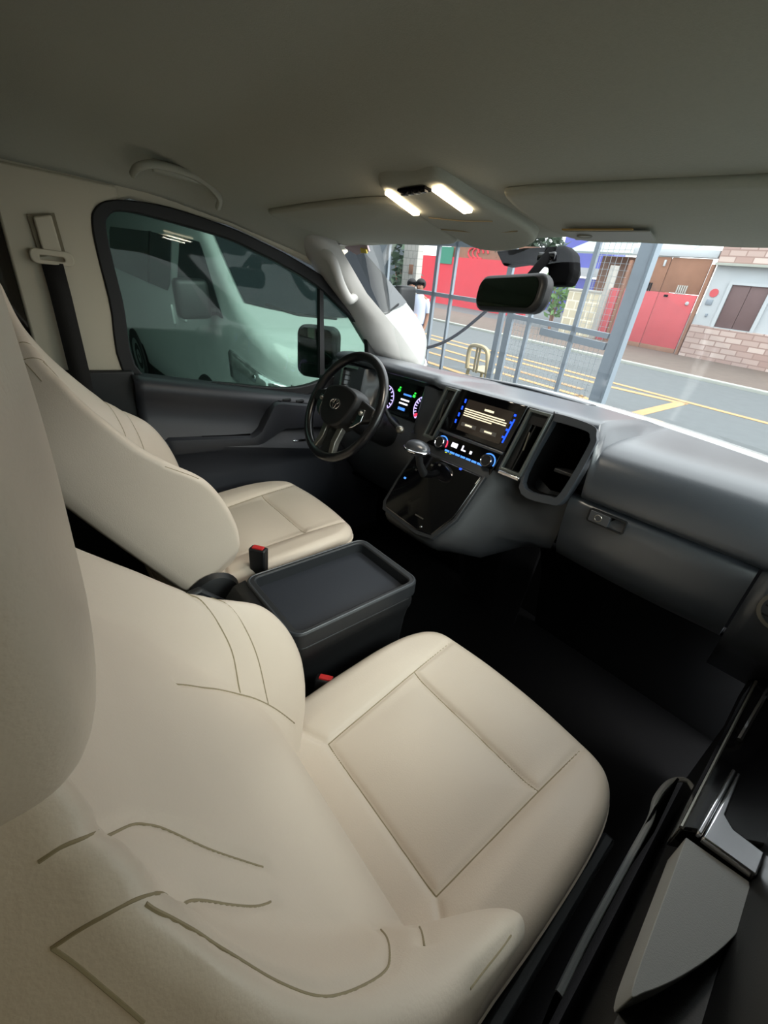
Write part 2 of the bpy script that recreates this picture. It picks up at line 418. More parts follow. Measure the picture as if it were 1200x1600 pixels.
# seams of the backrest in (u, v)
# (points on the padding in seat coordinates)
LS3 = [[(-.0882, -.2405, .387), (-.1137, -.2146, .34), (-.1404, -.179, .2815), (-.1641, -.132, .2073), (-.1741, -.0918, .1407), (-.181, -.05, .06)],
       [(-.236, -.176, .395), (-.2251, -.1682, .3685), (-.2046, -.1551, .3303), (-.1869, -.147, .2843), (-.1585, -.15, .238)],
       [(-.244, -.146, .372), (-.2376, -.1365, .3478), (-.21, -.1168, .2997), (-.1939, -.1064, .2397), (-.1715, -.1042, .163)],
       [(.1353, -.3269, .5713), (.1364, -.3173, .5729), (.132, -.3100, .563), (.1120, -.3065, .530), (.0945, -.3026, .4964), (.0897, -.2935, .4778), (.0914, -.284, .4597), (.0993, -.2665, .428), (.108, -.2356, .3756)],
       [(.1511, -.3304, .5445), (.1543, -.3164, .5489), (.1555, -.3012, .545), (.1510, -.2934, .525), (.1385, -.2875, .484), (.1318, -.282, .457), (.1338, -.2673, .4269), (.1351, -.2527, .4018), (.1326, -.2412, .3833)],
       [(.1587, -.3005, .5445), (.1682, -.2895, .5241), (.1806, -.2772, .5013), (.1947, -.2634, .4801), (.2055, -.2489, .4602), (.2094, -.2305, .432), (.2095, -.2031, .3916), (.2023, -.1884, .3637), (.1844, -.1684, .3075), (.166, -.155, .262)],
       [(.1513, -.33, .5444), (.1583, -.3251, .5375), (.1683, -.3188, .5263), (.1796, -.3117, .5127)],
       [(.2111, -.1597, .3447), (.201, -.145, .308), (.1898, -.1307, .2718)], [(.2478, -.0858, .3072), (.2471, -.1185, .3279), (.2465, -.1501, .3468)]]
for q in LS3: BSEAMS.append([(p[0], (V(p) - OB).dot(UP)) for p in q])
from mathutils.bvhtree import BVHTree
def snapped_seam(q, tree, r):
    pts = []
    for p in spline(q, 10):
        loc, n, i, d = tree.find_nearest(p); pts.append(loc - n * r * .2)
    for _ in range(6): pts = [pts[0]] + [(a + b * 2 + c) / 4 for a, b, c in zip(pts, pts[1:], pts[2:])] + [pts[-1]]
    return MB().tube(pts, r, 6)

def make_seat(name, label, loc, hd=0.):
    t = thing(name, label, 'car seat', loc, local=True)
    cu = obj('seat_cushion', build_cushion(), 'leather', t, 60)
    for q in CUSH_SEAMS[:4]: obj('seam', cush_seam_tube([p for p in q]), 'seam', cu)
    obj('piping', MB().tube([V((x * 1.004, .12 + (y - .12) * 1.004, cush_top(x, y) - .036)) for x, y in cush_outline(140)], .0028, 6, True), 'leather', cu)
    bb = build_back(); bmesh.ops.recalc_face_normals(bb.bm, faces=bb.bm.faces[:]); tree = BVHTree.FromBMesh(bb.bm)
    bk = obj('backrest', bb, 'leather', t, 60)
    for q in LS3: obj('seam', snapped_seam(q, tree, .0011 if q[0][0] < 0 else .0009), 'seam', bk)
    obj('headrest', build_headrest(hd), 'leather', t, 60)
    for x in (-.07, .07): obj('headrest_post', MB().tube([(x, -.385 + hd, .52), (x, -.375 + hd, .62)], .007, 8), 'chrome', t)
    # plastic skirt and recliner cover
    for s in (-1, 1):
        mb = MB(); mb.prism([(s * .262, .36, -.085), (s * .262, .37, -.15), (s * .262, -.20, -.16), (s * .262, -.22, .02), (s * .262, -.12, .035), (s * .262, -.04, -.05)], (s * .022, 0, 0))
        obj('side_shield', mb, 'dash2', t, bev=.006)
    mb = MB(); mb.box((0, .08, -.2), (.46, .46, .13), .02); mb.box((-.2, .08, -.31), (.04, .5, .1), .005); mb.box((.2, .08, -.31), (.04, .5, .1), .005)
    obj('seat_base', mb, 'matte', t)
    return t
PSEAT = make_seat('front_seat', 'beige leather passenger seat in the foreground beside the chrome door pull', (.44, 0, 0))
DSEAT = make_seat('front_seat', "beige leather driver's seat facing the steering wheel", (-.44, .046, .069), -.075)

# ------------------------------------------------------------------ seat belt buckles (fixed to the seats)
def buckle(par, p, ax, w):
    ax = V(ax).normalized(); pl = Plane(p, (w, 0, 0) if not isinstance(w, tuple) else w, ax)
    mb = MB(); pl2 = pl
    pl.slab(mb, [(-.019, -.14), (.019, -.14), (.0225, -.04), (.0235, 0), (-.0235, 0), (-.0225, -.04)], -.0125, .0125)
    b = obj('buckle', mb, 'black', par, bev=.004)
    mb = MB(); pl.slab(mb, [(-.015, -.002), (.015, -.002), (.015, .004), (-.015, .004)], -.007, .008); obj('release_button', mb, 'red', b, bev=.001, label='red release button')
    mb = MB(); o = [(-.021, -.001), (.021, -.001), (.021, .003), (-.021, .003)]
    pl.frame(mb, [(-.022, -.004), (.022, -.004), (.022, .0025), (-.022, .0025)], [(-.0165, -.003), (.0165, -.003), (.0165, .002), (-.0165, .002)], -.0115, .0115) if False else None
    mb.bm.free(); return b
buckle(PSEAT, (.165 - .44, .078, .003), (-.05, .25, 1), (.75, .6, 0))
buckle(DSEAT, (-.19 + .44, .088 - .046, .152 - .069), (-.1, -.05, 1), (.8, .6, 0))
mb = MB(); mb.lathe([(.0, 0), (.062, 0), (.068, .006), (.06, .02), (.036, .028), (.0, .03)], (.247, -.085, -.018), (1, 0, 0), 28)
obj('recliner_cover', mb, 'black', DSEAT)

# ================================================================== CONSOLE BOX BETWEEN THE SEATS
t = thing('console_box', 'black console box with a shallow lidded tray between the two seats', 'console', (0, .18, -.36))
mb = MB(); top = rr(0, .205, .245, .36, .03, 5)
mb.loft([[V((x * k, (y - .2) * k + .2, z)) for x, y in top] for z, k in ((-.36, .88), (-.1, .93), (.0, .96), (.03, .985), (.045, 1.02), (.06, 1.025), (.075, 1.005), (.078, .97))], closed=True, caps=True)
obj('box', mb, 'black', t, bev=.002)
mb = MB(); o = rr(0, .205, .256, .378, .032, 5); i = rr(0, .205, .224, .334, .018, 5)
mb.ring([(x, y, .081) for x, y in o], [(x, y, .081) for x, y in i], (0, 0, .041)); obj('rim', mb, 'dash2', t, bev=.004)
mb = MB(); o = rr(0, .205, .250, .371, .03, 5); i = rr(0, .205, .242, .362, .026, 5); mb.ring([(x, y, .118) for x, y in o], [(x, y, .118) for x, y in i], (0, 0, .0055)); obj('rim_bead', mb, 'dash', t, bev=.0015)
mb = MB(); mb.prism([(x, y, .084) for x, y in rr(0, .205, .226, .336, .018, 5)], (0, 0, .005)); obj('tray_mat', mb, 'tray', t)
mb = MB(); mb.loft([[(-.12, .02, .118), (.12, .02, .118)], [(-.12, -.01, .112), (.12, -.01, .112)], [(-.11, -.07, .05), (.11, -.07, .05)], [(-.1, -.09, -.1), (.1, -.09, -.1)]]); obj('rear_flap', mb, 'black', t, solid=.01)

# ================================================================== DASHBOARD
D = thing('dashboard', 'dark grey dashboard with glowing screen and dials below the windshield', 'dashboard', (0, .9, .1))
def yb(x): return 1.2 - .25 * x * x
def zb(x): return interp([(-.85, .50), (-.6, .522), (-.16, .529), (.24, .512), (.58, .495), (.85, .475)], x)
def prof_pass(x): return [(yb(x), zb(x)), (1.0, .505), (.90, .512), (.82, .512), (.765, .507), (.733, .494), (.713, .468), (.703, .435), (.698, .405), (.698, .388), (.706, .380), (.75, .378)]
def prof_mid(x): return [(yb(x), zb(x)), (1.05, .535), (.95, .545), (.86, .553), (.80, .557), (.765, .558), (.74, .557), (.727, .553), (.722, .545), (.724, .538), (.75, .535)]
def prof_drv(x): return [(yb(x), zb(x)), (1.05, .54), (.95, .552), (.88, .56), (.83, .565), (.79, .565), (.765, .56), (.752, .55), (.752, .54), (.765, .532), (.80, .528)]
mb = MB(); secs = []
for i in range(140):
    x = -.84 + 1.68 * i / 139
    a, b, c = prof_drv(x), prof_mid(x), prof_pass(x); k1 = sstep(-.27, -.20, x); k2 = sstep(.312, .332, x)
    secs.append([V((x, (p[0] * (1 - k1) + q[0] * k1) * (1 - k2) + r[0] * k2, (p[1] * (1 - k1) + q[1] * k1) * (1 - k2) + r[1] * k2)) for p, q, r in zip(a, b, c)])
mb.loft(secs); obj('top_pad', mb, 'dash', D, 60)
# defroster ridge by the glass
mb = MB(); mb.loft([[(x, yb(x) - .01, zb(x) + .004), (x, yb(x) - .05, zb(x) + .010), (x, yb(x) - .085, zb(x) + .012)] for x in [-.62 + .04 * i for i in range(19)]]); obj('defroster_ridge', mb, 'dash', D, solid=.006)
# driver's lower panel with the instrument binnacle
mb = MB()
def low_drv(x):
    k = sstep(-.325, -.295, x) + sstep(-.60, -.63, x) * 0
    k = sstep(-.325, -.295, x) if x > -.45 else sstep(-.60, -.63, x) if False else (1 - sstep(-.63, -.60, x)) if x < -.45 else 0
    yy = .815 - .065 * k
    return [(.80, .532), (yy, .525), (yy - .012, .46), (yy - .03, .385), (.735, .36), (.72, .30), (.735, .2), (.80, .1), (.86, .0)]
secs = [[V((x, y, z)) for y, z in low_drv(x)] for x in [-.84 + .66 * i / 60 for i in range(61)]]
mb.loft(secs); obj('driver_panel', mb, 'dash', D, 50)
# instrument cluster
CL = Plane((-.43, .792, .447), (1, 0, 0), (0, .2, 1))
mb = MB(); CL.slab(mb, rr(0, 0, .27, .125, .045, 6), 0, .004); cl = obj('instrument_cluster', mb, 'piano', D)
def arc2(cx, cy, r, a0, a1, n=16): return [(cx + r * math.cos(math.radians(a0 + (a1 - a0) * k / n)), cy + r * math.sin(math.radians(a0 + (a1 - a0) * k / n))) for k in range(n + 1)]
for cx, mm in ((-.100, 'violet'), (.108, 'violet')):
    mb = MB(); mb.tube([CL.p(x, y, .006) for x, y in arc2(cx, -.012, .045, -55 if cx < 0 else 100, 140 if cx < 0 else 235)], .0016, 6)
    for k in range(9):
        a = (-55 + 195 * k / 8) if cx < 0 else (100 + 135 * k / 8); ca, sa = math.cos(math.radians(a)), math.sin(math.radians(a))
        mb.tube([CL.p(cx + ca * .033, -.012 + sa * .033, .006), CL.p(cx + ca * .043, -.012 + sa * .043, .006)], .0022, 5)
    obj('gauge_ring', mb, mm, cl)
mb = MB(); mb.tube([CL.p(.078, -.04, .007), CL.p(.088, -.034, .007)], .006, 6); obj('warning_mark', mb, 'redlight', cl)
for x, y in ((-.035, .033), (.048, .028)):
    mb = MB(); mb.tube([CL.p(x, y - .008, .006), CL.p(x + .002, y, .006)], .005, 6); mb.tube([CL.p(x + .003, y + .004, .006), CL.p(x + .004, y + .009, .006)], .003, 6); obj('turn_indicator', mb, 'green', cl)
mb = MB(); CL.rect(mb, .008, .0, .044, .006, .005, .007); CL.rect(mb, .004, -.014, .044, .006, .005, .007); obj('display_text', mb, 'white', cl)
for q in ((.015, .02, .042, .006), (.0, -.034, .036, .010)): obj('display_bar', CL.rect(MB(), *q, .005, .007), 'sky', cl)
# driver's outer air vent
VL = Plane((-.70, .748, .475), (1, .25, 0), (0, .15, 1))
mb = MB(); VL.frame(mb, rr(0, 0, .12, .10, .015), rr(0, 0, .10, .08, .012), -.01, .012); ov = obj('side_vent', mb, 'chrome', D)
mb = MB(); VL.slab(mb, rr(0, 0, .105, .085, .012), -.03, -.02); obj('duct', mb, 'matte', ov)
for k in range(4):
    mb = MB(); VL.rect(mb, 0, -.028 + .019 * k, .1, .003, -.018, .004); obj('slat', mb, 'black', ov)

# centre stack
ST = Plane((.02, .70, .45), (1, 0, 0), (0, .2, 1))       # x -> car x - .02, y up from z .45
def sx(x): return x - .02
def sy(z): return (z - .45) * 1.02
mb = MB(); ST.slab(mb, [(sx(-.165), sy(.362)), (sx(.13), sy(.362)), (sx(.15), sy(.556)), (sx(-.12), sy(.556))], -.10, -.004); obj('stack_body', mb, 'black', D, bev=.004)
mb = MB(); ST.slab(mb, [(sx(-.145), sy(.425)), (sx(.10), sy(.425)), (sx(.122), sy(.556)), (sx(-.108), sy(.556))], -.004, .006); fr = obj('screen_bezel', mb, 'piano', D, bev=.003)
mb = MB(); ST.slab(mb, [(sx(-.083), sy(.440)), (sx(.076), sy(.440)), (sx(.090), sy(.532)), (sx(-.070), sy(.532))], .006, .0075); sc_ = obj('touchscreen', mb, 'screen', fr)
mb = MB(); ST.rect(mb, sx(.012), sy(.5165), .032, .006, .0075, .0083)
for k, w in enumerate((.142, .150, .150, .104)): ST.rect(mb, sx(.004 - (0.152 - w) * .5), sy(.5045 - .0062 * k), w, .0032, .0075, .0083)
for x in (-.042, .03): ST.rect(mb, sx(x), sy(.4605), .026, .0048, .0075, .0083)
obj('message_text', mb, 'text', fr)
mb = MB()
for x in (-.042, .03): ST.rect(mb, sx(x), sy(.4605), .056, .011, .0075, .0079)
obj('soft_button', mb, mat('soft_button_grey', (60, 58, 56), .4, emit=(90, 86, 80), estr=0.28), fr)
mb = MB(); ST.slab(mb, [(sx(.0825), sy(.447)), (sx(.0865), sy(.447)), (sx(.099), sy(.515)), (sx(.0955), sy(.515))], .006, .0078)
for k in range(4): ST.rect(mb, sx(.081 + .0046 * k), sy(.462 + .021 * k), .006, .006, .006, .0078)
obj('touch_key', mb, 'blue', fr)
mb = MB()
for k in range(4): ST.rect(mb, sx(-.094 + .0046 * k), sy(.462 + .021 * k), .0045, .011, .006, .0078)
obj('touch_key', mb, 'blue', fr)
mb = MB(); ST.slab(mb, [(sx(-.146), sy(.416)), (sx(.098), sy(.416)), (sx(.099), sy(.424)), (sx(-.145), sy(.424))], -.004, .010); obj('trim_bar', mb, 'dash', D, bev=.002)
# climate controls
CP = Plane((-.03, .688, .39), (1, 0, 0), (0, .42, 1))
mb = MB(); CP.slab(mb, [(-.135, -.045), (.112, -.045), (.118, .03), (-.125, .03)], -.02, .002); cp = obj('climate_panel', mb, 'piano', D, bev=.002)
for x, ring in ((-.094, 'white'), (.089, 'sky')):
    mb = MB(); mb.lathe([(0, -.002), (.0175, -.002), (.0175, .016), (.0155, .018), (0, .018)], CP.p(x, -.006), CP.n, 28); k_ = obj('climate_dial', mb, 'black', cp)
    mb = MB(); q = arc2(0, 0, .0165, 0, 360, 32)[:-1]; mb.tube([CP.p(x + a, -.006 + b, .018) for a, b in q], .002, 6, True); obj('dial_ring', mb, 'chrome', k_)
    mb = MB(); mb.tube([CP.p(x + a, -.006 + b, .004) for a, b in arc2(0, 0, .0225, -20, 140, 18)], .002, 6); obj('dial_light', mb, 'sky', k_)
    if x < 0:
        mb = MB(); mb.tube([CP.p(x + a, -.006 + b, .0045) for a, b in arc2(0, 0, .0228, -20, 35, 10)], .002, 6); obj('dial_light', mb, 'redlight', k_, label='red end of the dial light')
mb = MB(); CP.rect(mb, -.044, .002, .022, .014, .002, .004); CP.rect(mb, -.012, .003, .004, .016, .002, .004); CP.rect(mb, -.005, -.003, .014, .004, .002, .004); CP.rect(mb, .022, -.001, .007, .009, .002, .004); obj('climate_readout', mb, 'white', cp)
for k in range(7):
    mb = MB(); CP.rect(mb, -.062 + .0215 * k, -.022, .017, .006, .002, .004); obj('climate_key', mb, 'sky', cp)
mb = MB(); CP.rect(mb, -.062, -.029, .008, .004, .004, .0046); CP.rect(mb, -.044, -.029, .008, .004, .004, .0046); obj('climate_key_light', mb, 'yellow', cp)
# tall centre vents
def tall_vent(x0, x1, x2, x3, z0, z1, rings):
    o = [(sx(x0), sy(z0)), (sx(x1), sy(z0)), (sx(x3), sy(z1)), (sx(x2), sy(z1))]
    cx = sum(p[0] for p in o) / 4; cy = sum(p[1] for p in o) / 4
    inn = [(x + (.007 if x < (o[0][0] + o[1][0] + o[2][0] + o[3][0]) / 4 else -.007), y + (.008 if y < cy else -.008)) for x, y in o]
    mb = MB(); ST.frame(mb, o, inn, -.01, .012); v = obj('centre_vent', mb, rings, D, bev=.002)
    mb = MB(); ST.slab(mb, inn, -.05, -.035); obj('duct', mb, 'matte', v)
    mb = MB(); ST.slab(mb, [((a[0] + b[0]) / 2 + d, (a[1] + b[1]) / 2) for a, b, d in ((inn[0], inn[1], -.002), (inn[0], inn[1], .002), (inn[3], inn[2], .002), (inn[3], inn[2], -.002))], -.03, .0); obj('vane', mb, 'black', v)
    mb = MB(); ST.rect(mb, cx, cy + .005, .004, .05, 0, .003); obj('vent_tab', mb, 'silver', v)
    mb = MB(); ST.slab(mb, [(inn[3][0] - .002, inn[3][1] - .03), (inn[2][0] - .002, inn[2][1] - .03), inn[2], inn[3]], -.03, .002); obj('vent_cap', mb, 'black', v)
    return v, o
tall_vent(-.205, -.157, -.165, -.117, .385, .550, 'vent_frame')
v, o = tall_vent(.103, .172, .130, .196, .378, .552, 'vent_frame')
mb = MB(); ST.slab(mb, [(sx(.104), sy(.366)), (sx(.172), sy(.366)), (sx(.1735), sy(.377)), (sx(.105), sy(.377))], -.004, .014); obj('vent_sill', mb, 'chrome', v, bev=.003)
# storage pocket right of the vent
mb = MB(); o = [(sx(.176), sy(.352)), (sx(.272), sy(.342)), (sx(.302), sy(.370)), (sx(.320), sy(.50)), (sx(.315), sy(.532)), (sx(.296), sy(.552)), (sx(.20), sy(.556)), (sx(.198), sy(.54))]
i = [(sx(.182), sy(.366)), (sx(.262), sy(.360)), (sx(.288), sy(.380)), (sx(.306), sy(.50)), (sx(.302), sy(.525)), (sx(.285), sy(.536)), (sx(.205), sy(.537)), (sx(.2), sy(.525))]
o = [(p.x, p.y) for p in spline([(x, y, 0) for x, y in o], 5, True)]; i = [(p.x, p.y) for p in spline([(x, y, 0) for x, y in i], 5, True)]
ST.frame(mb, o, i, -.03, .003); pk = obj('storage_pocket', mb, 'dash', D, bev=.004)
mb = MB(); a = [ST.p(x, y, -.02) for x, y in i]; b = [ST.p(x, y, -.15) for x, y in i]; n = len(a)
mb.raw(a + b, [(k, (k + 1) % n, n + (k + 1) % n, n + k) for k in range(n)] + [tuple(range(n, 2 * n))]); obj('pocket_liner', mb, 'matte', pk, solid=.003)
mb = MB(); ST.slab(mb, [(sx(.235), sy(.418)), (sx(.292), sy(.418)), (sx(.294), sy(.428)), (sx(.235), sy(.428))], -.13, -.03); obj('pocket_shelf', mb, 'dash2', pk, bev=.003)
mb = MB(); ST.rect(mb, sx(.275), sy(.485), .03, .004, -.149, -.143); ST.rect(mb, sx(.268), sy(.468), .024, .004, -.149, -.143); obj('socket_mark', mb, 'silver', pk)
# left trim strip
# lower centre console
mb = MB()
def crow(z, yf, xl, xr, xm):
    q = sstep(.20, .11, z) if False else max(0, min(1, (.205 - z) / .09)); xe = .298 - .13 * q; ye = .722 + .09 * q; xm = min(xm, xe - .03)
    return [V((xl - .005, .82, z)), V((xl, yf + .03, z)), V((xl + .012, yf + .006, z)), V((xl + .03, yf, z)), V(((xl + xr) / 2, yf - .002, z)), V((xr - .03, yf, z)), V((xr - .006, yf + .008, z)), V((xr + .012, yf + .03, z)), V((xm, yf + .085 - (xm - .2) * .1, z)), V(((xm + xe) / 2 + .012, ye - .018, z)), V((xe, ye, z))]
rows = [crow(.368, .676, -.200, .10, .18), crow(.34, .655, -.203, .088, .17), crow(.30, .625, -.205, .082, .165), crow(.25, .588, -.205, .075, .16), crow(.20, .549, -.20, .070, .155), crow(.165, .523, -.195, .062, .15), crow(.148, .516, -.19, .056, .15), crow(.13, .522, -.185, .05, .15), crow(.115, .545, -.17, .05, .16)]
mb.loft(rows); obj('lower_console', mb, 'dash2', D, 50)
mb = MB(); mb.loft([crow(.117, .548, -.17, .05, .16), [V((p.x * .8, .86 + .02 * k, .07)) for k, p in enumerate(crow(0, .6, -.17, .05, .16))], [V((p.x * .8, 1.0, -.36)) for p in crow(0, .6, -.17, .05, .16)]]); obj('console_underside', mb, 'matte', D, 50)
KP = Plane((-.06, .598, .27), (1, 0, 0), (0, .75, 1))
mb = MB(); KP.slab(mb, [(-.118, -.125), (.035, -.135), (.09, -.125), (.125, -.05), (.132, .095), (-.13, .095), (-.136, -.02), (-.132, -.105)], -.01, .006); kp = obj('console_plate', mb, 'piano', D, bev=.004)
mb = MB(); KP.frame(mb, [(-.126, -.135), (.04, -.146), (.10, -.133), (.135, -.05), (.14, .10), (-.138, .10), (-.144, -.02), (-.142, -.11)], [(-.117, -.124), (.035, -.134), (.089, -.124), (.124, -.05), (.131, .094), (-.129, .094), (-.135, -.02), (-.131, -.104)], -.01, .004); obj('plate_surround', mb, 'dash2', D, bev=.002)
mb = MB(); KP.rect(mb, .02, -.095, .034, .004, .006, .0075); obj('plate_mark', mb, 'silver', kp)
mb = MB(); mb.lathe([(0, 0), (.004, 0), (.003, .003), (0, .004)], KP.p(.045, -.118, .006), KP.n, 12); obj('plate_pin', mb, 'chrome', kp)
for x, y, mm in ((-.09, .03, 'silver'), (-.045, .065, 'silver'), (-.02, .075, 'silver'), (.055, .09, 'blue'), (-.112, -.01, 'sky')):
    mb = MB(); KP.rect(mb, x, y, .008, .006, .006, .0075); obj('gear_mark', mb, mm, kp)
# glovebox
mb = MB(); secs = []
for i in range(25):
    x = .304 + .386 * i / 24; b = .010 * math.sin(PI * i / 24)
    secs.append([V((x, y - (b if 0 < k < 7 else b * .4), z)) for k, (y, z) in enumerate([(.74, .374), (.716, .372), (.708, .362), (.706, .33), (.708, .28), (.716, .23), (.735, .195), (.77, .175), (.83, .165)])])
mb.loft(secs); gb = obj('glovebox_door', mb, 'dash', D, 50)
GL = Plane((.408, .6955, .352), (1, 0, 0), (0, .02, 1))
mb = MB(); GL.frame(mb, rr(0, 0, .088, .034, .006), rr(0, 0, .082, .028, .004), -.006, .003); lt = obj('glovebox_latch', mb, 'black', gb)
mb = MB(); GL.slab(mb, rr(-.016, 0, .048, .027, .003), -.006, .004); obj('latch_button', mb, 'dash', lt, bev=.001)
mb = MB(); mb.tube([GL.p(-.018 + a, b, .0045) for a, b in arc2(0, 0, .008, 0, 360, 20)[:-1]], .0012, 6, True); obj('key_ring_mark', mb, 'silver', lt)
mb = MB(); GL.slab(mb, rr(.025, 0, .032, .026, .003), -.01, -.004); obj('finger_recess', mb, 'matte', lt)
# recess strip above the glovebox and the end panel
mb = MB(); mb.box((.50, .77, .380), (.40, .07, .012), .0); obj('pad_recess', mb, 'matte', D)
mb = MB(); secs = []
for i in range(8):
    x = .695 + .15 * i / 7; secs.append([V((x, y + .006 * i / 7 * 0, z)) for y, z in [(.76, .39), (.722, .384), (.712, .36), (.712, .30), (.72, .23), (.745, .18), (.80, .15), (.86, .05)]])
mb.loft(secs); obj('end_panel', mb, 'dash', D, 50, solid=.01)
EV = Plane((.765, .706, .318), (1, 0, 0), (0, 0, 1))
mb = MB(); EV.frame(mb, rr(0, 0, .10, .085, .04, 8), rr(0, 0, .088, .073, .036, 8), -.01, .008); ev = obj('side_vent', mb, 'silver', D)
mb = MB(); EV.slab(mb, rr(0, 0, .09, .075, .036, 8), -.004, .0); obj('duct', mb, 'matte', ev)
for k in range(3):
    mb = MB(); EV.rect(mb, 0, -.02 + .02 * k, .08, .003, 0, .005); obj('slat', mb, 'black', ev)
# kick panels below the dash
mb = MB(); mb.loft([[(x, .80, .17), (x, .92, .12), (x, 1.02, -.05), (x, 1.12, -.36)] for x in (.17, .4, .62, .84)]); obj('kick_panel', mb, 'matte', D, solid=.01)
mb = MB(); mb.loft([[(x, .84, .02), (x, .95, .0), (x, 1.05, -.1), (x, 1.12, -.36)] for x in (-.84, -.6, -.4, -.16)]); obj('kick_panel', mb, 'matte', D, solid=.01)

# gear lever
t = thing('gear_lever', 'black gear lever with chrome trimmed oval knob on the centre console', 'gear lever', (-.115, .60, .28))
mb = MB(); mb.tube([(-.115, .62, .285), (-.118, .59, .33), (-.12, .578, .372)], [.014, .011, .012], 12); obj('stem', mb, 'black', t)
mb = MB(); mb.ball((-.122, .574, .385), .042, (1.05, .72, .55), 20); kn = obj('knob', mb, 'dash', t)
mb = MB(); mb.tube([(-.122 + .0445 * math.cos(a), .571 + .0305 * math.sin(a), .381) for a in [2 * PI * k / 32 for k in range(32)]], .0035, 8, True); obj('knob_ring', mb, 'chrome', kn)
# stalk right of the wheel
t = thing('wiper_stalk', 'short black column stalk with silver tip right of the steering wheel', 'stalk', (-.36, .70, .40))
mb = MB(); mb.tube([(-.43, .70, .42), (-.37, .675, .40), (-.32, .66, .392), (-.29, .65, .388)], [.008, .008, .009, .011], 10); obj('lever', mb, 'black', t)
mb = MB(); mb.ball((-.285, .648, .388), .014, (1.2, 1, 1), 14); obj('tip', mb, 'silver', t)

# ================================================================== STEERING WHEEL
WC_ = V((-.44, .52, .439)); WN = V((0, -.888, .46)).normalized(); WP = Plane(WC_, (1, 0, 0), (0, .46, .888))
t = thing('steering_wheel', 'black leather steering wheel with silver lower spokes before the gauges', 'steering wheel', tuple(WC_))
mb = MB(); mb.tube([WP.p(.179 * math.cos(a), .179 * math.sin(a), .0) for a in [2 * PI * k / 72 for k in range(72)]], .0155, 14, True); obj('rim', mb, 'wheel_leather', t, 80)
mb = MB(); WP.slab(mb, [(p.x, p.y) for p in spline([(-.085, .055, 0), (0, .072, 0), (.085, .055, 0), (.10, .02, 0), (.075, -.055, 0), (.03, -.085, 0), (-.03, -.085, 0), (-.075, -.055, 0), (-.10, .02, 0)], 5, True)], -.02, .034, .86); hub = obj('hub_pad', mb, 'black', t, bev=.006)
for s in (-1, 1):
    mb = MB(); WP.slab(mb, [(s * .075, .045), (s * .165, .025), (s * .168, -.012), (s * .08, -.04)], -.018, .012); sp = obj('spoke', mb, 'black', t, bev=.006)
    mb = MB(); WP.slab(mb, [(s * .100, .012), (s * .128, .014), (s * .132, -.028), (s * .105, -.052), (s * .088, -.06), (s * .103, -.03)], .010, .016); obj('spoke_trim', mb, 'chrome', sp, bev=.002)
    mb = MB(); mb.ball(WP.p(s * .115, .0, .016), .008, (1, 1, 1), 10); obj('spoke_button', mb, 'silver', sp)
    mb = MB(); WP.slab(mb, [(s * .030, -.07), (s * .055, -.065), (s * .050, -.12), (s * .064, -.172), (s * .045, -.175), (s * .026, -.12)], -.012, .010); obj('lower_spoke', mb, 'silver', t, bev=.003, label='silver lower spoke')
mb = MB(); WP.slab(mb, [(-.03, -.08), (.03, -.08), (.026, -.165), (-.026, -.165)], -.014, -.004); obj('spoke_backing', mb, 'black', t)
# emblem of crossed ovals
mb = MB()
def oval(cx, cy, a, b, d): mb.tube([WP.p(cx + a * math.cos(q), cy + b * math.sin(q), d) for q in [2 * PI * k / 32 for k in range(32)]], .0021, 6, True)
oval(0, -.005, .026, .0175, .037); oval(0, -.005, .0075, .016, .037); oval(0, .003, .0165, .0085, .037)
obj('emblem', mb, 'chrome', hub, label='chrome emblem of three crossed ovals')
mb = MB(); mb.tube([WP.p(0, 0, -.02), WP.p(0, -.01, -.1), WP.p(0, 0, -.24)], [.045, .05, .06], 16); obj('column_cowl', mb, 'black', t)

# ================================================================== CABIN SHELL
def zc(y): return sint([(-1.6, 1.10), (-.4, 1.10), (.1, 1.065), (.25, 1.005), (.36, .974), (.55, .952), (.72, .931), (.78, .925)], y)
def zedge(y): return interp([(-1.6, .965), (.1, .962), (.20, .955), (.33, .94), (.44, .915), (.54, .892), (.66, .86), (.75, .84)], y)
def ceil_z(x, y):
    a = (abs(x) / .86); e = 9 if y < .3 else 9 + (y - .3) * 20
    return zc(y) - (zc(y) - zedge(y)) * a ** e
mb = MB(); mb.loft([[V((x, y, ceil_z(x, y))) for x in [-.862 + 1.724 * (i / 64) for i in range(65)]] for y in [-1.6 + 2.31 * k / 60 for k in range(61)]])
struct('ceiling', mb, 'liner', 'grey beige headliner over the whole cabin', solid=-.02)
mb = MB(); mb.box((0, -.25, -.375), (1.74, 2.8, .03)); struct('floor', mb, 'carpet', 'black carpeted cabin floor')
mb = MB(); mb.box((0, 1.17, -.05), (1.74, .03, .64)); struct('wall_front', mb, 'matte', 'black bulkhead behind the dashboard')
mb = MB(); mb.box((0, -1.62, .35), (1.74, .04, 1.5)); struct('wall_back', mb, 'liner', 'beige trim closing the back of the cabin')

# windshield: curved glass
mb = MB(); secs = []
for i in range(33):
    x = -.76 + 1.52 * i / 32; k = abs(x) / .76
    y0, z0 = yb(x) + .03, zb(x) - .01; y1, z1 = .745 - .02 * k * k, .935 + .012 * k
    secs.append([V((x * (1 - .03 * j / 8), y0 + (y1 - y0) * j / 8, z0 + (z1 - z0) * j / 8 + .012 * math.sin(PI * j / 8))) for j in range(9)])
mb.loft(secs); struct('window_1', mb, 'windshield', 'clear curved windshield above the dashboard')
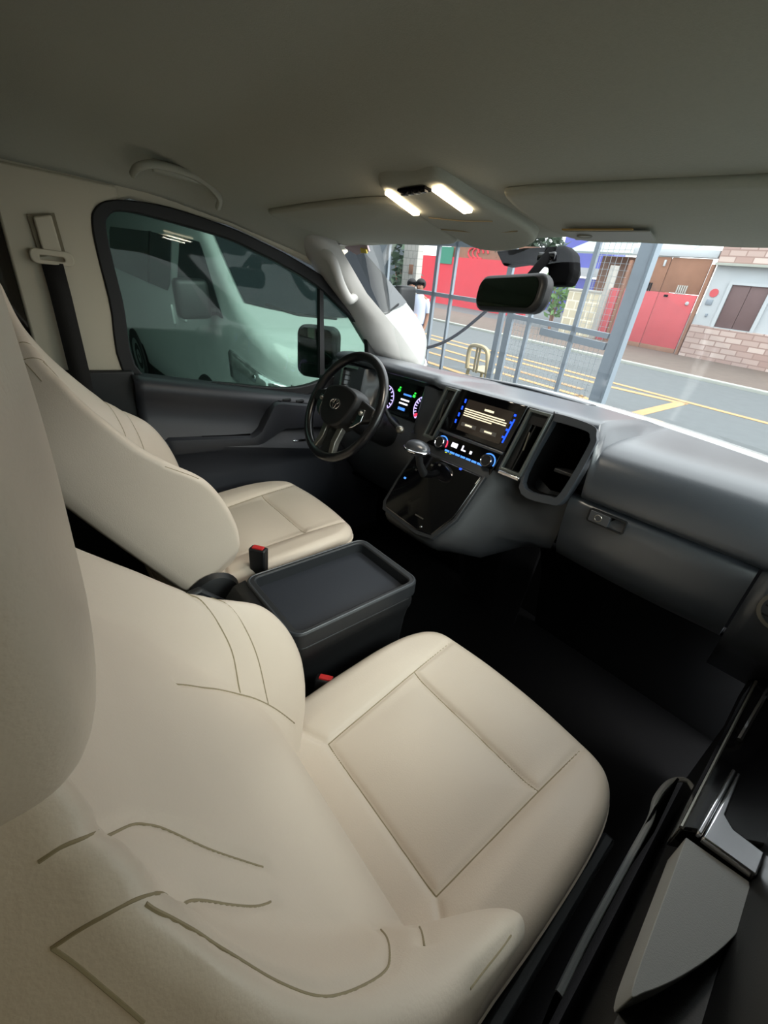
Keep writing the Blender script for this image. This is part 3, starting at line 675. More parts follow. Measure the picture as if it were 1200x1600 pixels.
# A-pillars
def pillar(s):
    mb = MB()
    inner = [(.70, .635, .945), (.715, .80, .79), (.73, 1.0, .66), (.745, 1.19, .51)]
    outer = [(.80, .545, .955), (.80, .68, .82), (.815, .80, .72), (.83, .97, .545), ]
    secs = []
    for k in range(13):
        f = k / 12 * 3; i = min(2, int(f)); a = f - i
        A = V(inner[i]).lerp(V(inner[i + 1]), a); B = V(outer[i]).lerp(V(outer[i + 1]), a)
        m = (A + B) / 2 + V((-.022, -.028, -.005))
        secs.append([V((s * p.x, p.y, p.z)) for p in (A + V((.03, .02, 0)), A, A.lerp(m, .55) + V((-.006, -.008, 0)), m, B.lerp(m, .5) + V((-.008, -.004, 0)), B, B + V((.05, 0, 0)))])
    mb.loft(secs); mb.box((s * .77, .715, .955), (.12, .10, .05), .0); return mb
tr1 = struct('trim_1', pillar(-1), 'white_trim', 'pale grey windshield pillar left of the steering wheel', solid=.006)
struct('trim_2', pillar(1), 'white_trim', 'pale grey windshield pillar at the passenger corner', solid=.006)
mb = MB(); P = spline([(-.735, .615, .90), (-.70, .63, .875), (-.698, .665, .81), (-.708, .71, .765), (-.735, .75, .77), (-.745, .765, .775)], 7)
mb.tube(P, .017, 10); ah = obj('pillar_grab_handle', mb, 'white_trim', None, org=(-.72, .68, .83)); setp(ah, 'pale grey grab handle on the left windshield pillar', 'grab handle')

# left side of the body: B-pillar trim, lower quarter, rear dark glass
mb = MB(); mb.prism([(-.853, -.032, .50), (-.853, -.046, .70), (-.853, -.054, .86), (-.853, -.048, .90), (-.853, -.034, .922), (-.853, .02, .947), (-.853, .02, .975), (-.853, -.245, .975), (-.853, -.245, .50)], (.022, 0, 0))
mb.prism([(-.86, -.08, .90), (-.86, .05, .955), (-.86, .33, .938), (-.86, .54, .888), (-.86, .70, .85), (-.86, .80, .93), (-.86, .6, 1.06), (-.86, -.25, 1.06), (-.86, -1.6, 1.06), (-.86, -1.6, .88), (-.86, -.25, .88)], (.015, 0, 0))
struct('wall_left', mb, 'trim', 'beige pillar trim carrying the driver seat belt', bev=.006)
mb = MB(); mb.prism([(-.84, -.02, .502), (-.84, -.005, .40), (-.84, -.02, -.36), (-.84, -1.6, -.36), (-.84, -1.6, .52), (-.84, -.30, .52), (-.84, -.25, .505)], (.03, 0, 0)); struct('trim_3', mb, 'black', 'black lower panel below the left pillar trim', bev=.006)
mb = MB(); mb.prism([(-.862, -.24, .50), (-.862, -.24, .90), (-.862, -1.6, .90), (-.862, -1.6, .50)], (.006, 0, 0)); struct('window_3', mb, 'darkglass', 'dark rear side glass behind the left pillar')
# seat belt
t = thing('seat_belt', 'dark brown seat belt hanging from the beige pillar behind the driver seat', 'seat belt', (-.80, -.16, .50))
mb = MB(); mb.loft([[(-.812, -.186, .775), (-.806, -.140, .775)], [(-.808, -.184, .70), (-.80, -.138, .70)], [(-.80, -.184, .50), (-.795, -.136, .50)], [(-.79, -.19, .25), (-.785, -.142, .25)]]); obj('webbing', mb, 'webbing', t, solid=.003)
mb = MB(); mb.prism([(-.826, -.180, .872), (-.826, -.141, .882), (-.826, -.136, .80), (-.826, -.176, .79)], (.014, 0, 0)); obj('height_adjuster', mb, 'trim', t, bev=.004)
mb = MB(); P = rr(-.160, .787, .092, .034, .014, 5); Q = rr(-.161, .785, .052, .010, .004, 5); mb.ring([(-.822, y, z) for y, z in P], [(-.822, y, z) for y, z in Q], (.018, 0, 0)); obj('belt_loop', mb, 'trim', t, bev=.003)
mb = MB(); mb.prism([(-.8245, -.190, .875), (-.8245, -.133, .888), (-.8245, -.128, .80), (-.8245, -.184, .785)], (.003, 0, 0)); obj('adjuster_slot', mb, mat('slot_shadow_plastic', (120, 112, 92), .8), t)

# driver's door
dr = None
def yz(pts): return [(y, z) for y, z in pts]
WIN = [(.010, .484), (-.012, .70), (-.022, .86), (-.010, .903), (.03, .920), (.123, .917), (.31, .899), (.42, .872), (.512, .846), (.65, .795), (.76, .730), (.86, .665), (.90, .62), (.915, .56), (.907, .54), (.86, .505), (.70, .455), (.531, .424), (.25, .455)]
OUTR = [(-.028, .47), (-.048, .70), (-.056, .86), (-.038, .918), (.02, .945), (.15, .952), (.33, .930), (.44, .905), (.54, .878), (.68, .83), (.80, .775), (.91, .69), (.955, .635), (.965, .54), (.95, .49), (.87, .46), (.70, .415), (.531, .385), (.25, .425)]
WIN = [(p.x, p.y) for p in spline([(y, z, 0) for y, z in WIN], 5, True)]; OUTR = [(p.x, p.y) for p in spline([(y, z, 0) for y, z in OUTR], 5, True)]
mb = MB(); mb.ring([(-.856, y, z) for y, z in OUTR], [(-.856, y, z) for y, z in WIN], (.03, 0, 0)); dr = struct('door_1', mb, 'rubber', "driver's door with black window surround", bev=.004)
mb = MB(); mb.raw([(-.848, y, z) for y, z in WIN], [tuple(range(len(WIN)))]); obj('window_glass', mb, 'sideglass', dr, 0, solid=.004)
mb = MB(); mb.prism([(-.855, .662, .80), (-.855, .678, .80), (-.855, .695, .47), (-.855, .672, .47)], (.022, 0, 0)); obj('quarter_divider', mb, 'rubber', dr)
mb = MB()
def dpan(y): # door trim profile (x, z), from the sill down
    zs = .478 - .155 * (y + .02); k = sstep(.30, .46, y)
    return [(-.845, zs + .005), (-.80, zs), (-.785, zs - .012), (-.783, zs - .03), (-.800, zs - .05), (-.806, zs - .10), (-.800, zs - .14), (-.772 + .0 * k, zs - .185), (-.765, zs - .20), (-.772, zs - .215), (-.80, zs - .24), (-.80, .12), (-.795, .0), (-.80, -.30)]
mb.loft([[V((x, y, z)) for x, z in dpan(y)] for y in [-.03 + 1.05 * i / 40 for i in range(41)]]); obj('door_trim', mb, 'doortrim', dr, 50, solid=-.012)
mb = MB(); mb.prism([(-.80, .385, .352), (-.80, .43, .392), (-.80, .70, .36), (-.80, .70, .335), (-.80, .47, .345), (-.80, .37, .255), (-.80, .12, .275), (-.80, .115, .25), (-.80, .38, .225), (-.80, .47, .305), (-.80, .70, .30)], (.045, 0, 0)) if False else None
def arm_top(y): return interp([(-.02, .300), (.33, .268), (.365, .285), (.425, .388), (.46, .388), (.76, .345)], y)
def arm_sec(y):
    zt = arm_top(y); zb_ = .228 - .03 * y if y < .36 else interp([(.36, .218), (.47, .275), (.76, .26)], y); o = .045 * sstep(-.03, .05, y) + .004
    return [V((-.812, y, zt - .002)), V((-.80, y, zt)), V((-.803 + o - .008, y, zt)), V((-.80 + o, y, zt - .008)), V((-.80 + o + .002, y, (zt + zb_) / 2)), V((-.80 + o - .008, y, zb_ + .006)), V((-.80, y, zb_)), V((-.812, y, zb_))]
mb = MB(); mb.loft([arm_sec(-.025 + .785 * i / 60) for i in range(61)], caps=True); ar = obj('armrest', mb, 'doortrim', dr, 35)
mb = MB(); mb.prism([(-.796, y, arm_top(y) - .004) for y in (.135, .34)] + [(-.764, y, arm_top(y) - .004) for y in (.325, .15)], (0, 0, .005)); obj('pull_cup', mb, 'matte', ar)
mb = MB(); mb.prism([(-.798, y, arm_top(y) - .002) for y in (.44, .72)] + [(-.762, y, arm_top(y) - .002) for y in (.72, .45)], (0, 0, .005)); sw = obj('switch_panel', mb, 'piano', ar)
for k in range(3): obj('window_switch', MB().box((-.779, .485 + .058 * k, arm_top(.485 + .058 * k) + .006), (.020, .036, .010), .003), 'silver' if k == 2 else 'black', sw)
hd = None
for y0, y1, z in ((.455, .51, .214), (.505, .585, .222)):
    mb = MB(); mb.box((-.768, (y0 + y1) / 2, z), (.014, y1 - y0, .009), .003); h_ = obj('door_handle', mb, 'chrome', dr)
mb = MB(); mb.box((-.795, .54, .215), (.02, .20, .045), .004); obj('handle_recess', mb, 'matte', dr)
mb = MB(); mb.prism([(-.86, -.03, .14), (-.86, 1.16, .16), (-.86, 1.16, -.36), (-.86, -.03, -.36)], (.035, 0, 0)); struct('trim_4', mb, 'matte', "black sill below the driver's door")

# outside mirror
t = thing('side_mirror', "black outside mirror past the driver's window", 'mirror', (-1.07, .80, .42))
mb = MB(); P = Plane((-1.08, .80, .525), (.80, .6, 0), (0, 0, 1))
P.slab(mb, rr(0, 0, .20, .235, .045, 6), -.085, .0); sm = obj('housing', mb, 'black', t, bev=.02)
mb = MB(); P.slab(mb, rr(0, .03, .16, .15, .03, 6), 0, .003); obj('mirror_glass', mb, 'mirror', t)
mb = MB(); P.slab(mb, rr(0, -.08, .15, .055, .02, 6), 0, .003); obj('mirror_glass', mb, 'mirror', t, label='small lower wide view glass')
mb = MB(); mb.tube([(-1.05, .83, .42), (-.97, .86, .43), (-.90, .88, .45)], [.04, .03, .035], 12); obj('arm', mb, 'black', t)

# passenger door (at the camera's elbow)
mb = MB()
def ppan(y):
    zs = .46
    return [(.865, zs), (.835, zs - .004), (.825, zs - .03), (.845, .36), (.86, .25), (.862, .17), (.855, .13), (.80, .10), (.787, .06), (.79, .0), (.80, -.08), (.80, -.34)]
mb.loft([[V((x, y, z)) for x, z in ppan(y)] for y in [-.14 + 1.0 * i / 30 for i in range(31)]]); d2 = struct('door_2', mb, 'black', 'front passenger door with grey armrest and chrome pull', solid=-.012)
mb = MB()
ap = [(.777, .262), (.846, .272), (.853, .23), (.841, .17), (.818, .105), (.797, .06), (.787, .05), (.782, .14)]
ap = [(p.x, p.y) for p in [V((.777, .262, 0)), V((.812, .267, 0))] + spline([(x, y, 0) for x, y in ap[1:]], 5)]
mb.loft([[V((x, y, z)) for x, y in ap] for z in (.09, .152)], closed=True, caps=True); obj('armrest', mb, 'greyfab', d2, bev=.008, label='grey vinyl armrest pad')
# chrome pull: bar along the inner edge and cap across
mb = MB(); mb.prism([(.783, .272, .165), (.789, .272, .165), (.797, .425, .165), (.791, .425, .165)], (0, 0, -.012)); pull = obj('door_pull', mb, 'chrome', d2, bev=.002, label='chrome door pull')
mb = MB(); mb.prism([(.790, .270, .165), (.848, .276, .165), (.850, .318, .165), (.815, .318, .165), (.803, .33, .165), (.803, .425, .165), (.798, .425, .165)], (0, 0, -.014)); obj('door_pull', mb, 'chrome', d2, bev=.003, label='chrome door pull')
mb = MB(); mb.prism([(.766, .262, .158), (.86, .345, .158), (.86, .60, .158), (.772, .70, .158)], (0, 0, -.05)); obj('pull_cup', mb, 'piano', d2, bev=.004)
mb = MB(); mb.tube([(.768, .262, .162), (.771, .45, .162), (.776, .70, .158)], .0025, 6); obj('trim_strip', mb, 'silver', d2)
mb = MB(); mb.tube([(.786, .50, .162), (.792, .62, .164), (.80, .80, .168)], .004, 6); obj('inner_handle_strip', mb, 'chrome', d2)
# map pocket lip
mb = MB(); mb.tube(spline([(.755, .10, -.10), (.752, .2, -.10), (.752, .36, -.10), (.752, .47, -.105), (.745, .53, -.11), (.752, .60, -.115), (.775, .64, -.12), (.80, .62, -.12)], 8), .0048, 8, flat=1.2); obj('map_pocket_lip', mb, 'greyfab', d2)
mb = MB(); mb.loft([[(.755, .09, -.10), (.752, .3, -.10), (.752, .50, -.10), (.762, .62, -.11)], [(.775, .09, -.30), (.772, .3, -.30), (.772, .5, -.30), (.78, .62, -.30)]]); obj('map_pocket', mb, 'matte', d2, solid=.004)
mb = MB(); mb.prism([(.87, -.05, .46), (.87, .93, .42), (.87, .70, .80), (.87, .45, .90), (.87, -.1, .93)], (.004, 0, 0)); obj('window_glass', mb, glass('clear_side_glass', (.9, .95, .93), .05), d2, 0)
# right body side behind and above the door
mb = MB(); mb.prism([(.86, -1.6, .90), (.86, .45, .90), (.86, .72, .85), (.86, .75, 1.06), (.86, -1.6, 1.06)], (.015, 0, 0)); mb.prism([(.85, -.14, .50), (.85, -.14, -.36), (.85, -1.6, -.36), (.85, -1.6, .50)], (.02, 0, 0))
mb.prism([(.85, -.245, .50), (.85, -.045, .50), (.85, -.03, .95), (.85, -.245, .95)], (.022, 0, 0))
struct('wall_right', mb, 'trim', 'beige trim on the passenger side of the cabin')

mb = MB(); mb.prism([(.866, -.24, .49), (.866, -.24, .91), (.866, -1.6, .91), (.866, -1.6, .49)], (.005, 0, 0)); struct('window_4', mb, glass('tinted_rear_glass', (.24, .23, .19), .08), 'dark tinted rear side glass behind the passenger seat')

# ================================================================== OVERHEAD
def vis_z(y): return .965 - .12 * (y - .36)
def visor(name, label, pts, lab):
    t = thing(name, label, 'sun visor', (sum(p[0] for p in pts) / len(pts), .55, .945))
    mb = MB(); P = [(p.x, p.y) for p in spline([(x, y, 0) for x, y in pts], 5, True)]
    n = len(P); c = (sum(p[0] for p in P) / n, sum(p[1] for p in P) / n); secs = []
    for k, d in ((.97, .010), (1., .006), (1., .001), (.988, -.004), (.95, -.006), (.02, -.006)):
        secs.append([V((c[0] + (x - c[0]) * k, c[1] + (y - c[1]) * k, vis_z(c[1] + (y - c[1]) * k) + d)) for x, y in P])
    mb.loft(secs, closed=True, caps=True); obj('panel', mb, 'liner', t, 50); return t
visor('sun_visor', "beige sun visor folded up over the driver's side of the windshield", [(-.645, .37), (-.58, .362), (-.3, .375), (-.14, .40), (-.13, .45), (-.15, .60), (-.19, .68), (-.35, .675), (-.55, .625), (-.63, .56), (-.66, .45)], 0)
pv = visor('sun_visor', 'beige sun visor with a pale label over the passenger side of the windshield', [(.128, .455), (.16, .435), (.3, .46), (.5, .50), (.64, .52), (.68, .56), (.66, .70), (.60, .755), (.47, .765), (.27, .715), (.16, .69), (.12, .60)], 1)
mb = MB(); mb.prism([(.172, .60, vis_z(.60) - .012), (.325, .622, vis_z(.622) - .012), (.318, .672, vis_z(.672) - .012), (.172, .652, vis_z(.652) - .012)], (0, 0, -.002)); lb = obj('visor_label', mb, mat('visor_label_paper', (158, 157, 148), .6), pv)
mb = MB(); mb.tube([(.20 + .014 * math.cos(a), .63 + .011 * math.sin(a), vis_z(.63) - .0145) for a in [2 * PI * k / 24 for k in range(24)]], .0016, 5, True); obj('label_print', mb, mat('label_print_grey', (130, 128, 118), .7), lb)
mb = MB(); mb.prism([(.172, .588, vis_z(.588) - .012), (.30, .606, vis_z(.606) - .012), (.30, .612, vis_z(.612) - .012), (.172, .595, vis_z(.595) - .012)], (0, 0, -.002)); obj('warning_stripe', mb, mat('label_amber', (150, 120, 60), .7), lb)
# overhead console with two lit lamps
t = thing('overhead_console', 'beige overhead console with two lit reading lamps ahead of the mirror', 'overhead lamp console', (0, .5, .95))
mb = MB(); P = [(p.x, p.y) for p in spline([(-.09, .332, 0), (0, .338, 0), (.062, .346, 0), (.072, .45, 0), (.085, .58, 0), (.07, .66, 0), (0, .70, 0), (-.09, .705, 0), (-.135, .67, 0), (-.145, .58, 0), (-.12, .45, 0)], 6, True)]
n = len(P); c = (-.02, .53); secs = []
for k, d in ((1.03, .02), (1.015, .006), (1., -.001), (.97, -.005), (.9, -.007), (.02, -.007)): secs.append([V((c[0] + (x - c[0]) * k, c[1] + (y - c[1]) * k, vis_z(c[1] + (y - c[1]) * k) + d - .03 * sstep(.6, .75, c[1] + (y - c[1]) * k) * .5)) for x, y in P])
mb.loft(secs, closed=True, caps=True); obj('housing', mb, 'liner', t, 50)
for q in ([(-.083, .340), (-.066, .340), (-.098, .455), (-.116, .452)], [(.032, .356), (.056, .354), (.040, .468), (.016, .470)]):
    mb = MB(); mb.prism([(x, y, vis_z(y) - .008) for x, y in q], (0, 0, -.006)); obj('lamp_lens', mb, 'lamp', t, bev=.002)
mb = MB(); mb.prism([(x, y, vis_z(y) - .008) for x, y in [(-.045, .340), (.025, .345), (.025, .363), (-.047, .358)]], (0, 0, -.004)); sb = obj('switch_strip', mb, 'matte', t)
for k in range(4):
    mb = MB(); mb.box((-.037 + .018 * k, .3525, vis_z(.352) - .013), (.012, .010, .006), .001); obj('lamp_switch', mb, 'black', sb)
mb = MB(); mb.tube([(-.10, .485, vis_z(.485) - .0085), (-.03, .52, vis_z(.52) - .0085), (.04, .535, vis_z(.535) - .0085)], .0012, 6); mb.tube([(-.13, .56, vis_z(.56) - .0085), (-.03, .60, vis_z(.60) - .0085), (.06, .60, vis_z(.60) - .0085)], .0012, 6); obj('lid_seam', mb, 'seam', t)
# roof grab handle over the driver's window
mb = MB(); mb.tube(spline([(-.745, .044, .995), (-.715, .052, 1.008), (-.71, .09, 1.021), (-.71, .16, 1.022), (-.71, .216, 1.010), (-.715, .252, .985), (-.745, .258, .965)], 8), .010, 10, flat=.8); mb.box((-.722, .15, 1.02), (.02, .13, .03), .008)
gh = obj('roof_grab_handle', mb, 'liner', None, org=(-.82, .19, 1.0)); setp(gh, "beige grab handle on the roof edge above the driver's window", 'grab handle')
# rear-view mirror
t = thing('rear_view_mirror', 'black rear view mirror hanging at the top of the windshield', 'mirror', (0, .72, .82))
RM = Plane((-.022, .718, .817), (1, -.3, .02), (0, .12, 1))
mb = MB(); RM.slab(mb, rr(0, 0, .266, .088, .034, 7), -.035, 0, 1.0); obj('housing', mb, 'black', t, bev=.01)
mb = MB(); RM.slab(mb, rr(-.004, 0, .240, .068, .026, 7), 0, .002); obj('mirror_glass', mb, mat('smoked_mirror_glass', (70, 84, 76), .03, 1.), t)
mb = MB(); mb.tube([(.02, .735, .845), (.03, .76, .88), (.03, .80, .915)], [.011, .011, .014], 10); obj('stem', mb, 'matte', t)
t = thing('camera_housing', 'black camera housing on the glass behind the rear view mirror', 'camera housing', (0, .81, .9))
mb = MB(); mb.prism([(-.145, .80, .922), (-.05, .79, .925), (.06, .80, .93), (.085, .80, .915), (.102, .80, .872), (.094, .80, .845), (.04, .80, .842), (.028, .80, .885), (-.05, .80, .892), (-.11, .80, .885)], (0, .05, .0)); obj('shell', mb, 'matte', t, bev=.008)
mb = MB(); mb.box((.03, .79, .905), (.05, .02, .02), .004); obj('lens_cover', mb, 'piano', t)

t = thing('toll_tag', 'small pale pink card with a yellow corner at the upper left of the windshield', 'card', (-.665, .70, .925))
mb = MB(); mb.prism([(-.735, .690, .962), (-.615, .700, .945), (-.610, .716, .915), (-.675, .712, .905), (-.73, .700, .925)], (0, .006, .003)); cd = obj('card', mb, mat('pale_pink_card', (176, 160, 168), .5), t)
mb = MB(); mb.prism([(-.640, .704, .925), (-.612, .708, .920), (-.611, .712, .910), (-.640, .709, .912)], (0, -.004, -.002)); obj('yellow_corner', mb, mat('yellow_card_corner', (196, 176, 60), .5), cd)
# bonnet edge beyond the windshield
mb = MB(); mb.loft([[(x, yb(x) + .05, zb(x) - .022), (x, yb(x) + .12, zb(x) - .012), (x, yb(x) + .30, zb(x) - .04), (x, yb(x) + .42, zb(x) - .10)] for x in [-.80 + .1 * i for i in range(17)]]); bo = obj('bonnet', mb, 'vanwhite', None, org=(0, 1.3, .4), solid=.02); setp(bo, 'white bonnet edge of this van just beyond the windshield', 'bonnet')

# ================================================================== OUTSIDE: the white van
VN = othing('white_van', "white van parked nose out beside the driver's window", 'van', (-2.705, 1.882, .034), .063)
ZT = [(0, .90), (.03, 1.0), (.08, 1.075), (.15, 1.135), (.22, 1.175), (.4, 1.285), (.65, 1.445), (.91, 1.61), (1.2, 1.785), (1.4, 1.88), (1.6, 1.935), (2.3, 1.98), (4.3, 1.97), (4.55, 1.90), (4.66, 1.75), (4.70, 1.45)]
WS = [(0, .60), (.03, .68), (.1, .765), (.22, .815), (.45, .842), (.8, .848), (4.3, .845), (4.6, .82), (4.7, .76)]
def hwz(z): return 1. - max(0, z - 1.15) * .27
def vsec(s):
    w = interp(WS, s); zt = interp(ZT, s); r = min(.10, (zt - .4) * .3); pts = []
    zs = [.28, .34, .55, .80, min(1.15, zt - r - .02)] + ([zt - r] if zt - r > 1.16 else [zt - r])
    right = [(w * .94, .28), (w * .985, .34), (w, .55), (w, .80)]
    for z in (min(1.0, zt - r - .03), min(1.15, zt - r - .01), zt - r): right.append((w * hwz(z), z))
    wt = w * hwz(zt - r)
    for k in range(1, 5): a = PI / 2 * k / 4; right.append((wt - r + r * math.cos(a), zt - r + r * math.sin(a)))
    right.append((wt * .5, zt + .015)); right.append((0, zt + .02))
    full = [(-y, z) for y, z in right[::-1]][:-0 or None]
    loop = [(y, z) for y, z in right] + [(-y, z) for y, z in right[-2::-1]]
    return [V((-s, y, z)) for y, z in loop]
ss = [0, .015, .03, .06, .1, .16, .22, .3, .4, .5, .6, .68, .8, .9, 1.0, 1.13, 1.27, 1.4, 1.5, 1.6, 1.75, 2, 2.3, 3, 3.7, 4.3, 4.45, 4.55, 4.62, 4.66, 4.69, 4.7]
mb = MB(); mb.loft([vsec(s) for s in ss], closed=True, caps=True); obj('body', mb, 'vanwhite', VN, 50)
# windscreen
mb = MB(); secs = []
for i in range(25):
    k = -1 + 2 * i / 24; sec = []
    for j in range(13):
        s0 = .23 + .17 * k * k; s = s0 + (1.42 - .05 * k * k - s0) * j / 12; zt = interp(ZT, s); r = .1; w = (interp(WS, s) * hwz(zt - r) - .075); y = k * w
        zz = zt + (.02 - .005 * abs(y) / (w * .5 + .01) if abs(y) < w * .5 else .015 * (1 - (abs(y) / w - .5) * 2))
        sec.append(V((-s + .004, y, zz + .010)))
    secs.append(sec)
mb.loft(secs); obj('windscreen', mb, 'vanglass', VN, 60)
def sidepanel(pts, off=.006, side=-1):
    P = [V((-s, side * (interp(WS, s) * hwz(z) + off), z)) for s, z in pts]; mb = MB(); mb.prism(P, (0, side * .006, 0)); return mb
for side in (-1, 1):
    obj('front_side_window', sidepanel([(.58, 1.17), (.75, 1.32), (1.06, 1.58), (1.12, 1.62), (1.56, 1.64), (1.58, 1.26), (1.25, 1.22)], side=side), 'vanglass', VN)
    obj('rear_side_window', sidepanel([(1.84, 1.23), (1.78, 1.29), (1.79, 1.60), (1.83, 1.64), (2.40, 1.67), (2.40, 1.245)], side=side), 'vanglass', VN)
    obj('rear_side_window', sidepanel([(2.45, 1.245), (2.45, 1.67), (4.1, 1.70), (4.16, 1.65), (4.08, 1.33), (4.02, 1.29)], side=side), 'vanglass', VN)
    obj('window_divider', sidepanel([(2.395, 1.24), (2.395, 1.675), (2.455, 1.675), (2.455, 1.24)], .009, side), 'black', VN)
    for s in (1.10, 3.56):
        mb = MB(); mb.lathe([(0, 0), (.385, 0), (.385, .01), (0, .01)], (-s, side * .835, .345), (0, side, 0), 36); obj('wheel_arch', mb, 'matte', VN)
        mb = MB(); mb.lathe([(.20, .0), (.30, .0), (.33, .02), (.335, .06), (.32, .10), (.27, .11), (.22, .10), (.20, .09)], (-s, side * .76, .335), (0, side, 0), 36); wh = obj('wheel', mb, 'tyre', VN)
        mb = MB(); mb.lathe([(0, .085), (.05, .095), (.12, .085), (.19, .095), (.215, .1), (.205, .03), (0, .03)], (-s, side * .76, .335), (0, side, 0), 30); obj('wheel_rim', mb, 'rim', wh)
    # headlamp
    mb = MB(); secs = []
    for k in range(13):
        f = k / 12; s = .52 * (1 - f) ** 1.6 + .018; z1 = .97 - .19 * f ** 1.3; z0 = .76 - .08 * f; w = interp(WS, s)
        if f > .75: w -= (f - .75) * .35
        secs.append([V((-s + .008, side * (w * .99 + .004), z0)), V((-s + .022, side * (w + .014), z0 + .03)), V((-s + .018, side * (w + .012), z1 - .02)), V((-s + .004, side * (w * .985), z1))])
    mb.loft(secs); hl = obj('headlamp', mb, 'headlamp', VN, 60, solid=-.01)
    for q in ((-.20, side * .805, .84), (-.08, side * .72, .80)): obj('lamp_bowl', MB().ball(q, .043, (.9, .8, 1), 14), 'chrome', hl)
    # door mirror
    mb = MB(); mb.box((-.70, side * 1.0, 1.28), (.12, .22, .25), .035, 3); dm = obj('door_mirror', mb, 'black', VN)
    mb = MB(); mb.tube([(-.74, side * .80, 1.2), (-.70, side * .93, 1.2)], .03, 8); obj('mirror_arm', mb, 'black', dm)
    mb = MB(); P = [V((-s, side * (interp(WS, s) * hwz(z) + .002), z)) for s, z in ((1.66, .45), (1.66, 1.75), (1.668, 1.75), (1.668, .45))]; mb.prism(P, (0, side * .002, 0)); obj('door_seam', mb, 'rubber', VN)
    mb = MB(); mb.box((-1.48, side * .855, 1.05), (.18, .02, .03), .006); obj('door_handle', mb, 'vanwhite', VN)
    mb = MB(); mb.box((-1.74, side * .855, 1.05), (.03, .02, .16), .006); obj('door_handle', mb, 'vanwhite', VN)
mb = MB(); mb.prism([(-.02, -.50, .78), (-.02, .50, .78), (-.0, .46, .60), (-.0, -.46, .60)], (.02, 0, 0)); gr = obj('grille', mb, 'black', VN, bev=.005)
for k in range(3):
    mb = MB(); mb.box((.022, 0, .64 + .045 * k), (.012, .9, .012), .003); obj('grille_bar', mb, 'chrome', gr)
mb = MB(); mb.box((.0, 0, .43), (.05, 1.3, .2), .03); obj('bumper', mb, 'vanwhite', VN)
for s in (-1, 1):
    mb = MB(); mb.tube([(-.22, s * .12, 1.20), (-.27, s * .42, 1.225), (-.36, s * .62, 1.285)], .008, 6); obj('wiper', mb, 'black', VN)

# ------------------------------------------------------------------ ground, street, kerbs
mb = MB(); mb.box((0, 12, -.06), (60, 45, .12)); oobj('street', mb, 'asphalt', (-10, 0, 0), 'grey asphalt street and forecourt', kind='structure')
mb = MB(); mb.box((0, 0, .0), (60, 2.7, .14), .02); oobj('sidewalk', mb, 'concrete', (-10, 11.75, -.02), 'brown grey sidewalk across the street', kind='structure')
mb = MB(); mb.box((0, 0, .0), (60, .14, .16), .02); oobj('kerb', mb, 'kerb', (-10, 10.34, -.02), 'pale painted kerb across the street', kind='structure')
mb = MB()
def pline(pts, w):
    for a, b in zip(pts, pts[1:]):
        a, b = V(a + (0,)), V(b + (0,)); d = (b - a).normalized(); n = V((-d.y, d.x, 0)) * w / 2
        mb.prism([a - n - d * w / 2, b - n + d * w / 2, b + n + d * w / 2, a + n - d * w / 2], (0, 0, .004))
pline([(-20, 8.06), (8, 8.02)], .12); pline([(-20, 7.62), (-3.5, 7.66), (-2.33, 7.86)], .14); pline([(-2.33, 7.86), (-2.40, 6.2), (-2.5, 5.4)], .16)
pline([(-20, 6.9), (-3.6, 6.95)], .12); pline([(-3.3, 6.5), (-2.4, 6.1)], .14); pline([(-12, 6.2), (-3.3, 6.5)], .12)
pline([(-14, 5.75), (-2.6, 5.65)], .12); pline([(-16, 8.8), (-9, 7.7)], .12); pline([(-14, 7.6), (-7, 6.2)], .12)
oobj('road_markings', mb, 'yline', (0, 0, .002), 'orange yellow lines and hatching painted on the street', kind='structure')

# ------------------------------------------------------------------ buildings across the street (wall plane near Y 13)
H = othing('white_house', 'white house with stone cladding and a brown shuttered opening', 'house', (-1, 13, 0))
def hp(name, mb, m, par=H, **k): return obj(name, mb, m, par, **k)
mb = MB(); mb.box((.15, .3, 1.45), (7.1, .5, 1.35)); wl = hp('wall', mb, 'wallwhite')
mb = MB(); mb.box((.15, .28, .39), (7.1, .6, .8)); hp('stone_base', mb, 'stonewall')
mb = MB(); mb.box((.15, .25, 2.95), (7.1, .6, 1.7)); hp('upper_cladding', mb, 'stonewall')
mb = MB(); mb.box((.15, .2, 2.09), (7.1, .66, .05)); hp('ledge', mb, 'kerb')
for x in (-2.54, 1.2):
    mb = MB(); o = [(x - .44, .78), (x + .44, .78), (x + .44, 1.76), (x - .44, 1.76)]; i = [(x - .37, .80), (x + .37, .80), (x + .37, 1.70), (x - .37, 1.70)]
    mb.ring([(a, .04, b) for a, b in o], [(a, .04, b) for a, b in i], (0, -.06, 0)); f = hp('window_frame', mb, 'wallwhite')
    for s in (-1, 1):
        mb = MB(); mb.box((x + s * .183, .03, 1.25), (.36, .04, .90), .01); hp('shutter', mb, 'door', f)
mb = MB(); mb.lathe([(0, 0), (.09, 0), (.09, .02), (0, .02)], (-3.22, .05, 1.50), (0, -1, 0), 20); hp('wall_plaque', mb, 'redgate')
mb = MB(); mb.box((-3.24, .04, 1.30), (.14, .03, .12), .01); hp('house_number_plate', mb, 'steel')
mb = MB(); mb.box((-3.18, .04, 1.02), (.05, .04, .07), .01); hp('doorbell', mb, 'steel')
